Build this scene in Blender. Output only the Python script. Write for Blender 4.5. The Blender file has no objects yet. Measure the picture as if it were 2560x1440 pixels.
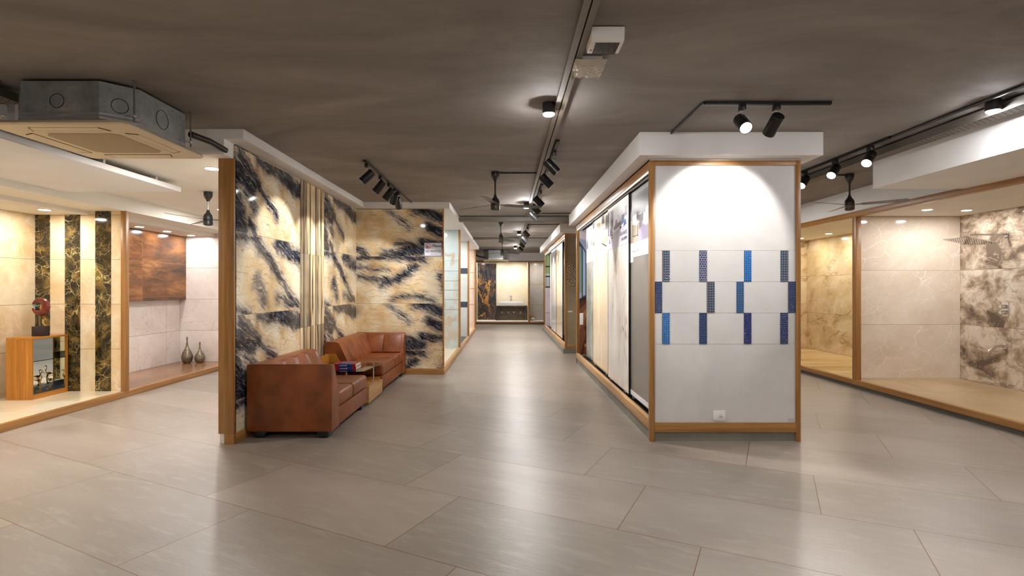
import bpy, bmesh, math, random
from mathutils import Vector, Matrix
C = bpy.context.scene.collection
PI = math.pi
H, F = 1.46, 1325.0
# ---------------------------------------------------------------- camera, world, exposure
cam = bpy.data.objects.new('camera', bpy.data.cameras.new('camera'))
C.objects.link(cam)
cam.location = (0, 0, H); cam.rotation_euler = (PI/2, 0, 0)
cam.data.sensor_width = 36.0; cam.data.lens = F/2560*36.0
cam.data.shift_x = 15/2560; cam.data.shift_y = 1/2560
cam.data.clip_start = 0.05; cam.data.clip_end = 100
bpy.context.scene.camera = cam
sc = bpy.context.scene
sc.view_settings.view_transform = 'Standard'; sc.view_settings.look = 'None'
sc.view_settings.exposure = 0.62; sc.view_settings.gamma = 1.0
sc.view_settings.use_curve_mapping = False
w = bpy.data.worlds.new('world'); sc.world = w; w.use_nodes = True
w.node_tree.nodes['Background'].inputs[0].default_value = (0.9, 0.95, 1, 1)
w.node_tree.nodes['Background'].inputs[1].default_value = 0.05
sc.cycles.max_bounces = 7; sc.cycles.diffuse_bounces = 4; sc.cycles.glossy_bounces = 3
sc.cycles.transmission_bounces = 6; sc.cycles.sample_clamp_indirect = 4.0
sc.cycles.caustics_reflective = False; sc.cycles.caustics_refractive = False
sc.cycles.use_denoising = True; sc.cycles.adaptive_threshold = 0.03
DL = 900.0          # strength of the downlight discs
SPOT = 0.60
WARM = (1.0, 0.93, 0.82); NEUT = (1.0, 0.985, 0.965); COOL = (0.97, 0.97, 1.0)

# ---------------------------------------------------------------- helpers
def srgb(r, g=None, b=None):
    if g is None: r, g, b = r
    f = lambda c: (c/12.92 if c <= .04045 else ((c+.055)/1.055)**2.4)
    return (f(r/255), f(g/255), f(b/255), 1)
def lin(c): return tuple(c) if len(c) == 4 else tuple(c)+(1,)

class NT:
    """small node-network writer"""
    def __init__(s, name, rough=.5, metal=0.0, spec=None):
        s.m = bpy.data.materials.new(name); s.m.use_nodes = True
        s.t = s.m.node_tree; s.b = s.t.nodes['Principled BSDF']
        s.b.inputs['Roughness'].default_value = rough; s.b.inputs['Metallic'].default_value = metal
        if spec is not None: s.b.inputs['Specular IOR Level'].default_value = spec
        s._pos = None
    def n(s, k): return s.t.nodes.new(k)
    def put(s, sock, v):
        if isinstance(v, bpy.types.NodeSocket): s.t.links.new(v, sock)
        elif isinstance(v, (int, float)):
            try: sock.default_value = v
            except TypeError: sock.default_value = (v, v, v)
        else:
            try: sock.default_value = v
            except Exception: sock.default_value = tuple(v)[:3]
    def ma(s, op, a, b=None, c=None, clamp=False):
        n = s.n('ShaderNodeMath'); n.operation = op; n.use_clamp = clamp
        s.put(n.inputs[0], a)
        if b is not None: s.put(n.inputs[1], b)
        if c is not None: s.put(n.inputs[2], c)
        return n.outputs[0]
    def vm(s, op, a, b=None, sc=None):
        n = s.n('ShaderNodeVectorMath'); n.operation = op; s.put(n.inputs[0], a)
        if b is not None: s.put(n.inputs[1], b)
        if sc is not None: s.put(n.inputs[3], sc)
        return n.outputs[1] if op in ('DOT_PRODUCT', 'LENGTH', 'DISTANCE') else n.outputs[0]
    def pos(s):
        if s._pos is None: s._pos = s.n('ShaderNodeTexCoord').outputs['Object']
        return s._pos
    def xyz(s, v=None):
        n = s.n('ShaderNodeSeparateXYZ'); s.put(n.inputs[0], v if v is not None else s.pos()); return n.outputs
    def comb(s, x, y, z=0.0):
        n = s.n('ShaderNodeCombineXYZ')
        for i, v in enumerate((x, y, z)): s.put(n.inputs[i], v)
        return n.outputs[0]
    def noise(s, v, scale, detail=4, rough=.55, dist=0.0, col=False):
        n = s.n('ShaderNodeTexNoise'); s.put(n.inputs['Vector'], v); s.put(n.inputs['Scale'], scale)
        s.put(n.inputs['Detail'], detail); s.put(n.inputs['Roughness'], rough); s.put(n.inputs['Distortion'], dist)
        return n.outputs['Color' if col else 'Fac']
    def vor(s, v, scale, feat='DISTANCE_TO_EDGE'):
        n = s.n('ShaderNodeTexVoronoi'); n.feature = feat; s.put(n.inputs['Vector'], v); s.put(n.inputs['Scale'], scale)
        return n.outputs[0]
    def rand(s, v):
        n = s.n('ShaderNodeTexWhiteNoise'); n.noise_dimensions = '3D'; s.put(n.inputs['Vector'], v); return n.outputs
    def mr(s, v, a, b, c=0.0, d=1.0, smooth=True):
        n = s.n('ShaderNodeMapRange'); n.interpolation_type = 'SMOOTHSTEP' if smooth else 'LINEAR'
        for i, x in enumerate((v, a, b, c, d)): s.put(n.inputs[i], x)
        return n.outputs[0]
    def mix(s, f, a, b, mode='MIX'):
        n = s.n('ShaderNodeMix'); n.data_type = 'RGBA'; n.blend_type = mode
        s.put(n.inputs[0], f); s.put(n.inputs[6], a); s.put(n.inputs[7], b); return n.outputs[2]
    def ramp(s, f, stops):
        n = s.n('ShaderNodeValToRGB'); e = n.color_ramp.elements
        while len(e) < len(stops): e.new(.5)
        for el, (p, c) in zip(e, stops): el.position = p; el.color = c
        s.put(n.inputs[0], f); return n.outputs[0]
    def bump(s, h, strength=.2, dist=.01):
        n = s.n('ShaderNodeBump'); s.put(n.inputs['Height'], h); n.inputs['Strength'].default_value = strength
        n.inputs['Distance'].default_value = dist; s.t.links.new(n.outputs[0], s.b.inputs['Normal'])
    def col(s, c): s.put(s.b.inputs['Base Color'], c); return s.m
    def rgh(s, v): s.put(s.b.inputs['Roughness'], v)

def plain(name, c, rough=.5, metal=0.0, spec=None, coat=None):
    t = NT(name, rough, metal, spec); t.b.inputs['Base Color'].default_value = c
    if coat: t.b.inputs['Coat Weight'].default_value = coat; t.b.inputs['Coat Roughness'].default_value = .05
    return t.m
def emit(name, c, s):
    t = NT(name, .5); t.b.inputs['Base Color'].default_value = (0, 0, 0, 1)
    t.b.inputs['Emission Color'].default_value = lin(c); t.b.inputs['Emission Strength'].default_value = s
    return t.m

class MB:
    def __init__(s): s.bm = bmesh.new()
    def box(s, x0, x1, y0, y1, z0, z1, bev=0.0, seg=2, mi=0):
        r = bmesh.ops.create_cube(s.bm, size=1.0); vs = r['verts']
        for v in vs:
            v.co = Vector(((x0+x1)/2+v.co.x*(x1-x0), (y0+y1)/2+v.co.y*(y1-y0), (z0+z1)/2+v.co.z*(z1-z0)))
        fs = {f for v in vs for f in v.link_faces}
        for f in fs: f.material_index = mi
        if bev > 0:
            es = list({e for v in vs for e in v.link_edges})
            bmesh.ops.bevel(s.bm, geom=es, offset=bev, segments=seg, affect='EDGES', profile=.5, clamp_overlap=True)
        return s
    def poly(s, pts, mi=0):
        f = s.bm.faces.new([s.bm.verts.new(p) for p in pts]); f.material_index = mi; return s
    def prism(s, pts, d, bev=0.0, seg=2, mi=0):
        """extrude the 3-D polygon pts by vector d"""
        a = [s.bm.verts.new(p) for p in pts]; b = [s.bm.verts.new(Vector(p)+Vector(d)) for p in pts]
        n = len(pts); fs = [s.bm.faces.new(a), s.bm.faces.new(b[::-1])]
        for i in range(n): fs.append(s.bm.faces.new([a[i], b[i], b[(i+1) % n], a[(i+1) % n]][::-1]))
        for f in fs: f.material_index = mi
        bmesh.ops.recalc_face_normals(s.bm, faces=fs)
        if bev > 0:
            es = list({e for f in fs for e in f.edges})
            bmesh.ops.bevel(s.bm, geom=es, offset=bev, segments=seg, affect='EDGES', profile=.5, clamp_overlap=True)
        return s
    def lathe(s, c, prof, n=24, axis=None, mi=0, cap=True):
        """prof: (radius, height) pairs along the axis from c"""
        ax = Vector(axis).normalized() if axis else Vector((0, 0, 1))
        q = Vector((0, 0, 1)).rotation_difference(ax); c = Vector(c); rings = []
        for r, h in prof:
            if r < 1e-6: rings.append([s.bm.verts.new(c+q@Vector((0, 0, h)))])
            else: rings.append([s.bm.verts.new(c+q@Vector((r*math.cos(2*PI*i/n), r*math.sin(2*PI*i/n), h))) for i in range(n)])
        fs = []
        for a, b in zip(rings, rings[1:]):
            for i in range(n):
                j = (i+1) % n
                if len(a) == 1 and len(b) == 1: continue
                if len(a) == 1: fs.append(s.bm.faces.new([a[0], b[j], b[i]]))
                elif len(b) == 1: fs.append(s.bm.faces.new([a[i], a[j], b[0]]))
                else: fs.append(s.bm.faces.new([a[i], a[j], b[j], b[i]]))
        if cap:
            if len(rings[0]) > 1: fs.append(s.bm.faces.new(rings[0][::-1]))
            if len(rings[-1]) > 1: fs.append(s.bm.faces.new(rings[-1]))
        for f in fs: f.material_index = mi
        bmesh.ops.recalc_face_normals(s.bm, faces=fs)
        return s
    def tube(s, pts, r, n=8, mi=0):
        pts = [Vector(p) for p in pts]; rr = r if isinstance(r, (list, tuple)) else [r]*len(pts); rings = []
        up = Vector((0, 0, 1))
        for i, p in enumerate(pts):
            d = ((pts[min(i+1, len(pts)-1)]-pts[max(i-1, 0)])).normalized()
            a = up.cross(d)
            if a.length < .1: a = Vector((1, 0, 0)).cross(d)
            a.normalize(); b = d.cross(a)
            rings.append([s.bm.verts.new(p+rr[i]*(a*math.cos(2*PI*k/n)+b*math.sin(2*PI*k/n))) for k in range(n)])
        fs = [s.bm.faces.new(rings[0][::-1]), s.bm.faces.new(rings[-1])]
        for a, b in zip(rings, rings[1:]):
            for k in range(n): fs.append(s.bm.faces.new([a[k], a[(k+1) % n], b[(k+1) % n], b[k]]))
        for f in fs: f.material_index = mi
        bmesh.ops.recalc_face_normals(s.bm, faces=fs)
        return s
    def sphere(s, c, rad, seg=16, mi=0):
        rad = rad if isinstance(rad, (tuple, list)) else (rad,)*3
        r = bmesh.ops.create_uvsphere(s.bm, u_segments=seg, v_segments=seg//2, radius=1)
        for v in r['verts']: v.co = Vector((c[0]+v.co.x*rad[0], c[1]+v.co.y*rad[1], c[2]+v.co.z*rad[2]))
        return s
    def grid(s, fn, nu, nv, mi=0, close=False):
        g = [[s.bm.verts.new(fn(i/nu, j/nv)) for j in range(nv+1)] for i in range(nu+1)]
        for i in range(nu):
            for j in range(nv):
                f = s.bm.faces.new([g[i][j], g[i+1][j], g[i+1][j+1], g[i][j+1]]); f.material_index = mi
        return g
    def build(s, name, mat, parent=None, origin=None, smooth=35):
        me = bpy.data.meshes.new(name)
        org = Vector(origin) if origin is not None else Vector((0, 0, 0))
        if parent is not None:
            org = Vector((0, 0, 0)); p = parent
            while p is not None: org += p.location; p = p.parent
        for v in s.bm.verts: v.co -= org
        s.bm.to_mesh(me); s.bm.free()
        for m in (mat if isinstance(mat, (list, tuple)) else [mat]): me.materials.append(m)
        if smooth:
            me.shade_smooth(); me.set_sharp_from_angle(angle=math.radians(smooth))
        o = bpy.data.objects.new(name, me); C.objects.link(o)
        if parent is not None: o.parent = parent
        elif origin is not None: o.location = org
        return o

def tag(o, label=None, cat=None, group=None, kind=None):
    if label: o['label'] = label
    if cat: o['category'] = cat
    if group: o['group'] = group
    if kind: o['kind'] = kind
    return o
def thing(name, label, cat, loc, group=None):
    o = bpy.data.objects.new(name, None); C.objects.link(o); o.location = loc; o.empty_display_size = .1
    return tag(o, label, cat, group)
def struct(name, mb, mat, label=None, parent=None):
    o = mb.build(name, mat, parent)
    if parent is None:
        o['kind'] = 'structure'
    if label: o['label'] = label
    return o
def copy_tree(o, loc, label=None, group=None, parent=None):
    c = o.copy(); C.objects.link(c)
    if parent is None: c.location = loc
    c.parent = parent
    if label: c['label'] = label
    if group: c['group'] = group
    for ch in o.children: copy_tree(ch, None, parent=c)
    return c
def text(parent, s, mat, size, loc, rot, align='CENTER', shear=0.0, bold=0.0, name='lettering', xs=1.0):
    cu = bpy.data.curves.new('t', 'FONT'); cu.body = s; cu.size = size; cu.align_x = align; cu.shear = shear
    cu.offset = bold; cu.resolution_u = 2; cu.extrude = .0004
    tmp = bpy.data.objects.new('t', cu); C.objects.link(tmp)
    bpy.context.view_layer.update()
    me = bpy.data.meshes.new_from_object(tmp.evaluated_get(bpy.context.evaluated_depsgraph_get()))
    bpy.data.objects.remove(tmp)
    M = Matrix.Translation(Vector(loc)) @ rot.to_4x4() @ Matrix.Diagonal((xs, 1, 1, 1))
    org = Vector((0, 0, 0)); p = parent
    while p is not None: org += p.location; p = p.parent
    me.transform(Matrix.Translation(-org) @ M)
    me.materials.clear(); me.materials.append(mat)
    o = bpy.data.objects.new(name, me); C.objects.link(o); o.parent = parent
    return o
FRONT = Matrix(((1, 0, 0), (0, 0, -1), (0, 1, 0)))          # text facing -Y
SIDE = Matrix(((0, 0, -1), (-1, 0, 0), (0, 1, 0)))          # text facing -X

# ---------------------------------------------------------------- materials
def tilecoord(t, u, v, tw, th, u0, v0, gap=.0025):
    """returns grout mask (1 in the joint), random offset vector of the tile"""
    X = t.xyz(); ax = {'x': X[0], 'y': X[1], 'z': X[2]}
    a = t.ma('DIVIDE', t.ma('SUBTRACT', ax[u], u0), tw); b = t.ma('DIVIDE', t.ma('SUBTRACT', ax[v], v0), th)
    fa, fb = t.ma('FRACT', a), t.ma('FRACT', b)
    da = t.ma('MULTIPLY', t.ma('MINIMUM', fa, t.ma('SUBTRACT', 1.0, fa)), tw)
    db = t.ma('MULTIPLY', t.ma('MINIMUM', fb, t.ma('SUBTRACT', 1.0, fb)), th)
    g = t.ma('LESS_THAN', t.ma('MINIMUM', da, db), gap/2+.0008)
    idv = t.comb(t.ma('FLOOR', a), t.ma('FLOOR', b), 3.0)
    return g, idv
def marble(name, c1, c2, c3, vein, vs=1.2, vw=.03, ms=2.0, rough=.12, tile=None, gap=.0025, grout=(90, 80, 70),
           stretch=(1, 1, 1), rot=0.0, veinamt=.8, vein2=None, dist=.6, net=0.0, netw=.012, con=0.0):
    t = NT(name, rough)
    p = t.pos()
    g = None
    if tile:
        g, idv = tilecoord(t, *tile, gap=gap)
        p = t.vm('ADD', p, t.vm('SCALE', t.rand(idv)[1], sc=7.0))
    if rot:
        n = t.n('ShaderNodeVectorRotate'); n.rotation_type = 'EULER_XYZ'; t.put(n.inputs[0], p)
        n.inputs['Rotation'].default_value = (rot, rot*.6, 0) if not isinstance(rot, tuple) else rot; p = n.outputs[0]
    p = t.vm('MULTIPLY', p, stretch)
    warp = t.vm('SCALE', t.vm('SUBTRACT', t.noise(p, 1.3, 3, col=True), (.5, .5, .5)), sc=dist)
    q = t.vm('ADD', p, warp)
    m = t.noise(q, ms, 7, .62)
    c = t.ramp(m, [(.30+con, srgb(c1)), (.5, srgb(c2)), (.68-con, srgb(c3))])
    def ridge(sc, wd, amt, off):
        k = t.noise(t.vm('ADD', q, (off, off, off)), sc, 5, .5)
        k = t.ma('ABSOLUTE', t.ma('SUBTRACT', k, .5))
        k = t.mr(k, 0.0, wd, 1.0, 0.0)
        pres = t.mr(t.noise(t.vm('ADD', p, (off*3, 5, 1)), sc*.8, 2), .42, .62)
        return t.ma('MULTIPLY', t.ma('MULTIPLY', k, pres), amt)
    c = t.mix(ridge(vs, vw, veinamt, 0.0), c, srgb(vein))
    c = t.mix(ridge(vs*2.1, vw*.7, veinamt*.7, 4.0), c, srgb(vein2 or vein))
    if net:
        for k, (f_, wd, am) in enumerate(((1.0, 1.0, 1.0), (2.3, .8, .7))):
            v1 = t.vor(t.vm('ADD', q, t.vm('SCALE', t.vm('SUBTRACT', t.noise(q, 4.0*f_, 4, col=True), (.5, .5, .5)), sc=.16/f_)), net*f_)
            k1 = t.ma('MULTIPLY', t.mr(v1, 0, netw*wd, 1, 0), t.mr(t.noise(t.vm('ADD', p, (k*4.0, 2, 7)), 1.7*f_, 3), .38, .6, 0, am*veinamt))
            c = t.mix(k1, c, srgb(vein))
    if g is not None: c = t.mix(g, c, srgb(grout))
    t.col(c); return t.m

def wood(name, axis='z', dark=(133, 84, 36), light=(206, 146, 78), rough=.38, board=0.0):
    t = NT(name, rough)
    st = {'x': (.35, 9, 9), 'y': (9, .35, 9), 'z': (9, 9, .35)}[axis]
    p = t.vm('MULTIPLY', t.pos(), st)
    a = t.noise(p, 2.2, 6, .65, .6); b = t.noise(p, 14, 3, .6)
    c = t.ramp(a, [(.28, srgb(dark)), (.55, srgb([(x+y)/2 for x, y in zip(dark, light)])), (.75, srgb(light))])
    c = t.mix(t.mr(b, .55, .75, 0, .35), c, srgb([x*.6 for x in dark]))
    t.bump(b, .08, .003)
    t.col(c); return t.m

def paint(name, c, rough=.6):
    t = NT(name, rough); t.bump(t.noise(t.pos(), 60, 3), .03, .002)
    k = t.noise(t.pos(), 1.2, 3)
    t.col(t.mix(t.mr(k, .3, .7), srgb(c), srgb([x*.97 for x in c]))); return t.m

M = {}
M['paint'] = paint('white_paint', (238, 236, 234))
M['paint2'] = paint('cream_paint', (238, 232, 220))
M['woodz'] = wood('oak_upright', 'z', (138, 94, 46), (196, 146, 86)); M['woody'] = wood('oak_lengthwise', 'y', (138, 94, 46), (196, 146, 86)); M['woodx'] = wood('oak_crosswise', 'x', (138, 94, 46), (196, 146, 86))
M['teakz'] = wood('teak_upright', 'z', (152, 94, 28), (212, 150, 64), .3); M['teaky'] = wood('teak_lengthwise', 'y', (152, 94, 28), (212, 150, 64), .3)
M['railoak'] = wood('rail_oak', 'y', (172, 128, 80), (214, 174, 124), .4)
# dark trowelled ceiling
t = NT('dark_plaster_ceiling', .55)
p = t.vm('MULTIPLY', t.pos(), (.7, 1.5, 1)); a = t.noise(p, .9, 6, .62, 1.0); b = t.noise(t.vm('MULTIPLY', t.pos(), (1.0, 4, 1)), 1.4, 6, .62, 1.6)
c = t.ramp(a, [(.3, srgb(125, 119, 115)), (.52, srgb(140, 133, 129)), (.72, srgb(156, 149, 144))])
c = t.mix(t.mr(b, .5, .72, 0, .30), c, srgb(156, 148, 138)); t.bump(t.ma('ADD', a, t.ma('MULTIPLY', b, .5)), .25, .02)
t.rgh(.85); t.b.inputs['Specular IOR Level'].default_value = .25; M['ceiling'] = t.col(c)
# floor: 1.6 x 0.8 m grey tiles laid at an angle, each row shifted
t = NT('grey_floor_tile', .3)
X = t.xyz(); th = math.radians(-26.8); nx, ny = -math.sin(th), math.cos(th)
n_ = t.ma('ADD', t.ma('MULTIPLY', X[0], nx), t.ma('MULTIPLY', X[1], ny))
t_ = t.ma('SUBTRACT', t.ma('MULTIPLY', X[0], ny), t.ma('MULTIPLY', X[1], nx))
rn = t.ma('DIVIDE', t.ma('SUBTRACT', n_, 1.56), .804); row = t.ma('FLOOR', rn)
tn = t.ma('DIVIDE', t.ma('ADD', t.ma('SUBTRACT', t_, .115), t.ma('MULTIPLY', row, .48)), 1.6); co = t.ma('FLOOR', tn)
fr, ft = t.ma('FRACT', rn), t.ma('FRACT', tn)
d1 = t.ma('MULTIPLY', t.ma('MINIMUM', fr, t.ma('SUBTRACT', 1.0, fr)), .804)
d2 = t.ma('MULTIPLY', t.ma('MINIMUM', ft, t.ma('SUBTRACT', 1.0, ft)), 1.6)
g = t.ma('LESS_THAN', t.ma('MINIMUM', d1, d2), .003)
idv = t.comb(row, co, 1.0); rnd = t.rand(idv)
local = t.comb(t.ma('MULTIPLY', t_, .35), n_, 0.0)
q = t.vm('ADD', local, t.vm('SCALE', rnd[1], sc=9.0))
a = t.noise(q, 1.6, 6, .6, .4); b = t.noise(t.vm('MULTIPLY', q, (2.2, 3.2, 1)), 5, 8, .62, .5)
c = t.ramp(a, [(.28, srgb(141, 129, 118)), (.5, srgb(155, 143, 132)), (.72, srgb(168, 157, 146))])
c = t.mix(t.mr(rnd[0], 0, 1, 0, .40, False), c, srgb(120, 114, 103))
c = t.mix(t.mr(b, .48, .70, 0, .45), c, srgb(168, 161, 149))
c = t.mix(g, c, srgb(112, 78, 52)); t.rgh(t.ma('MULTIPLY_ADD', a, .10, .285))
t.bump(t.ma('SUBTRACT', t.noise(t.vm('MULTIPLY', q, (4, 9, 1)), 7, 6, .62), g), .30, .004)
M['floor'] = t.col(c)

# landscape marble of the lounge walls: cream and gold ground, ink-blue brush strokes, fine cracks
def lounge_marble(name, u, v, u_edges, patA, patB, seed):
    t = NT(name, .07)
    X = t.xyz(); ax = {'x': X[0], 'y': X[1], 'z': X[2]}
    U = t.ma('SUBTRACT', ax[u], u_edges[0])
    if len(u_edges) > 1:      # second tile restarts the picture
        U = t.ma('SUBTRACT', U, t.ma('MULTIPLY', t.ma('GREATER_THAN', ax[u], u_edges[1]), u_edges[1]-u_edges[0]))
    vr = t.ma('DIVIDE', t.ma('SUBTRACT', 2.803, ax[v]), .8)
    row = t.ma('FLOOR', vr); fv = t.ma('FRACT', vr); V = t.ma('MULTIPLY', t.ma('SUBTRACT', 1.0, fv), .8)
    odd = t.ma('MODULO', row, 2.0)
    P0 = t.comb(U, V, t.ma('MULTIPLY', odd, 3.7))
    P0 = t.vm('ADD', P0, (seed, 0, seed))
    loc = t.comb(U, V, 0.0)
    warp = t.vm('SCALE', t.vm('SUBTRACT', t.noise(P0, 3.0, 4, .6, col=True), (.5, .5, .5)), sc=.22)
    L = t.vm('ADD', loc, t.vm('MULTIPLY', warp, (1, 1, 0)))
    def field(segs):
        out = None
        for (x0, y0, x1, y1, r) in segs:
            A, BA = (x0, y0, 0), (x1-x0, y1-y0, 0); l2 = max(BA[0]**2+BA[1]**2, 1e-4)
            pa = t.vm('SUBTRACT', L, A)
            h = t.ma('MULTIPLY', t.vm('DOT_PRODUCT', pa, BA), 1/l2, clamp=True)
            d = t.ma('SUBTRACT', t.vm('LENGTH', t.vm('SUBTRACT', pa, t.vm('SCALE', BA, sc=h))), r)
            out = d if out is None else t.ma('MINIMUM', out, d)
        return out
    dA, dB = field(patA), field(patB)
    d = t.ma('ADD', t.ma('MULTIPLY', dA, t.ma('SUBTRACT', 1.0, odd)), t.ma('MULTIPLY', dB, odd))
    n = t.n('ShaderNodeVectorRotate'); n.rotation_type = 'Z_AXIS'; t.put(n.inputs[0], t.vm('ADD', P0, warp)); n.inputs['Angle'].default_value = .45
    fib = t.noise(t.vm('MULTIPLY', n.outputs[0], (1.6, 16, 1)), 2.4, 6, .65, .4)       # brush fibres
    d = t.ma('ADD', d, t.ma('MULTIPLY', t.ma('SUBTRACT', fib, .5), .26))
    dark = t.mr(d, -.055, .035, 1.0, 0.0)
    halo = t.mr(d, -.02, .10, .55, 0.0)
    g1 = t.noise(t.vm('ADD', P0, warp), 2.6, 6, .6)
    base = t.ramp(g1, [(.30, srgb(206, 164, 108)), (.42, srgb(226, 198, 152)), (.56, srgb(238, 222, 190)), (.72, srgb(243, 235, 218))])
    rust = t.mr(t.noise(t.vm('ADD', P0, (3, 1, 9)), 2.2, 6, .65, 1.0), .58, .70, 0, .5)
    base = t.mix(rust, base, srgb(190, 132, 72))
    # wavy hairlines running across
    wv = t.n('ShaderNodeTexWave'); wv.wave_type = 'BANDS'; wv.bands_direction = 'Y'; t.put(wv.inputs['Vector'], t.vm('ADD', P0, warp))
    wv.inputs['Scale'].default_value = 4.5; wv.inputs['Distortion'].default_value = 5.0; wv.inputs['Detail'].default_value = 3.0; wv.inputs['Detail Scale'].default_value = 1.4
    hl = t.ma('MULTIPLY', t.mr(wv.outputs['Fac'], .0, .035, 1.0, 0.0), t.mr(t.noise(P0, 5, 3), .4, .62, 0, .6))
    base = t.mix(hl, base, srgb(120, 84, 52))
    cr = t.mr(t.vor(t.vm('ADD', t.vm('MULTIPLY', P0, (1, 1.5, 1)), t.vm('SCALE', warp, sc=1.2)), 3.6), 0.0, .012, 1.0, 0.0)
    cr = t.ma('MULTIPLY', cr, t.mr(t.noise(P0, 3.1, 3), .42, .6, 0, .6))
    base = t.mix(cr, base, srgb(96, 68, 46))
    base = t.mix(halo, base, srgb(128, 128, 134))
    ink = t.ramp(t.noise(t.vm('MULTIPLY', n.outputs[0], (2.5, 26, 1)), 2.6, 6, .68, .6), [(.36, srgb(16, 16, 20)), (.50, srgb(34, 38, 50)), (.58, srgb(76, 84, 102)), (.66, srgb(190, 172, 138))])
    c = t.mix(dark, base, ink)
    db = t.ma('MINIMUM', fv, t.ma('SUBTRACT', 1.0, fv))
    c = t.mix(t.ma('LESS_THAN', t.ma('MULTIPLY', db, .8), .0016), c, srgb(112, 92, 66))
    return t.col(c)
M['lounge_side'] = lounge_marble('gold_and_ink_marble_side', 'y', 'z', (4.97, 7.38),
    [(.10, .74, .48, .52, .085), (.48, .52, .92, .26, .05), (0, .60, .34, .48, .12), (0, .34, .12, .05, .14), (.50, .79, 1.05, .73, .07), (1.0, .73, 1.6, .67, .11), (.28, .12, .38, .05, .07), (.20, .40, .40, .25, .04)],
    [(0, .78, .48, .72, .04), (.42, .76, .80, .50, .08), (.80, .50, 1.06, .34, .055), (1.06, .34, 1.48, .06, .05), (.95, .77, 1.6, .62, .10), (.44, .34, .62, .10, .07), (.95, .16, 1.5, .06, .05), (0, .06, .3, .03, .04)], 0.0)
# third row differs in the photo but shares these strokes
M['lounge_back'] = lounge_marble('gold_and_ink_marble_back', 'x', 'z', (-2.545,),
    [(.50, .84, .90, .50, .022), (1.0, .80, 1.5, .66, .09), (1.25, .50, 1.5, .40, .10), (1.10, .26, 1.5, .18, .07), (.50, .03, 1.15, .10, .09), (.68, .20, 1.15, .16, .05), (0, .14, .16, .02, .06)],
    [(0, .77, .70, .79, .05), (.6, .77, 1.15, .74, .07), (0, .62, .55, .52, .022), (.02, .46, .50, .34, .04), (.45, .34, .75, .44, .07), (.70, .42, 1.0, .62, .07), (.60, .08, 1.12, .16, .035), (1.0, .16, 1.3, .04, .03), (1.42, .5, 1.48, .2, .03)], 5.0)
# narrow vertical strips of the same stone
t = NT('striped_stone_strips', .08)
X = t.xyz(); k = t.ma('FLOOR', t.ma('DIVIDE', t.ma('SUBTRACT', X[1], 6.55), .1038)); fk = t.ma('FRACT', t.ma('DIVIDE', t.ma('SUBTRACT', X[1], 6.55), .1038))
zz = t.ma('FLOOR', t.ma('DIVIDE', t.ma('SUBTRACT', X[2], .97), .93))
idv = t.comb(k, zz, 2.0); r = t.rand(idv)
p = t.vm('ADD', t.vm('MULTIPLY', t.pos(), (1, 8.0, .5)), t.vm('SCALE', r[1], sc=5.0))
a = t.noise(p, 2.0, 6, .6, .8)
c = t.ramp(a, [(.30, srgb(26, 26, 32)), (.37, srgb(74, 76, 88)), (.42, srgb(188, 150, 104)), (.50, srgb(230, 204, 160)), (.66, srgb(240, 226, 196))])
dark = t.ma('GREATER_THAN', r[0], .72); c = t.mix(t.ma('MULTIPLY', dark, .55), c, srgb(52, 54, 64))
e = t.ma('LESS_THAN', t.ma('MINIMUM', fk, t.ma('SUBTRACT', 1.0, fk)), .02)
zf = t.ma('FRACT', t.ma('DIVIDE', t.ma('SUBTRACT', X[2], .97), .93)); e = t.ma('MAXIMUM', e, t.ma('LESS_THAN', zf, .003))
M['strips'] = t.col(t.mix(e, c, srgb(98, 76, 54)))

M['cream_wall'] = marble('cream_marble_wall', (206, 172, 128), (226, 203, 165), (238, 224, 196), (246, 236, 218), 1.3, .035, 2.2, .10, ('y', 'z', 1.2, .6, 7.115, 2.448), veinamt=.5, net=2.6, netw=.02)
M['cream_strip'] = marble('cream_marble_strip', (214, 184, 142), (230, 208, 172), (240, 226, 200), (248, 238, 220), 1.3, .035, 2.2, .10, ('x', 'z', 10, .6, -6.4, 2.448), veinamt=.5, net=2.6, netw=.02)
M['emperador'] = marble('dark_green_gold_marble', (26, 22, 14), (54, 46, 28), (118, 96, 46), (214, 196, 140), 2.6, .010, 6.5, .08, None, veinamt=.85, vein2=(168, 118, 44), dist=.6, con=.06, net=6.5, netw=.02)
M['pink'] = marble('pinkish_white_marble', (210, 198, 190), (220, 209, 202), (228, 219, 213), (176, 136, 110), 2.0, .006, 1.6, .2, ('x', 'z', 1.2, .588, -6.15, 2.433), veinamt=.5, net=2.2, netw=.012)
M['pinky'] = marble('pinkish_white_marble_side', (210, 198, 190), (220, 209, 202), (228, 219, 213), (176, 136, 110), 2.0, .006, 1.6, .2, ('y', 'z', 1.2, .588, 7.2, 2.433), veinamt=.5, net=2.2, netw=.012)
M['creamfloor'] = marble('cream_floor_tile', (226, 208, 176), (236, 222, 194), (242, 232, 210), (246, 238, 220), 1.0, .02, 1.4, .15, ('y', 'x', .6, 30, 6.515, -20), grout=(180, 160, 130), veinamt=.3)
M['shower_light'] = marble('light_beige_veined_marble', (212, 194, 174), (222, 206, 188), (230, 217, 202), (246, 240, 230), 2.2, .004, 1.6, .08, ('x', 'z', 3.2, .8, 5.2, 2.527), grout=(150, 122, 96), veinamt=.85, net=2.4, netw=.015, dist=.3, rot=.5, stretch=(1, 1, 1.5))
M['shower_dark'] = marble('brown_cloudy_marble', (104, 88, 74), (186, 166, 144), (230, 218, 202), (112, 92, 78), 2.2, .018, 2.0, .07, ('y', 'z', 1.6, .8, 7.856, 2.527), grout=(120, 96, 76), veinamt=.6, vein2=(236, 226, 210), dist=.9, con=.10, net=3.0, netw=.02, stretch=(1, 1, 1.3))
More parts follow.
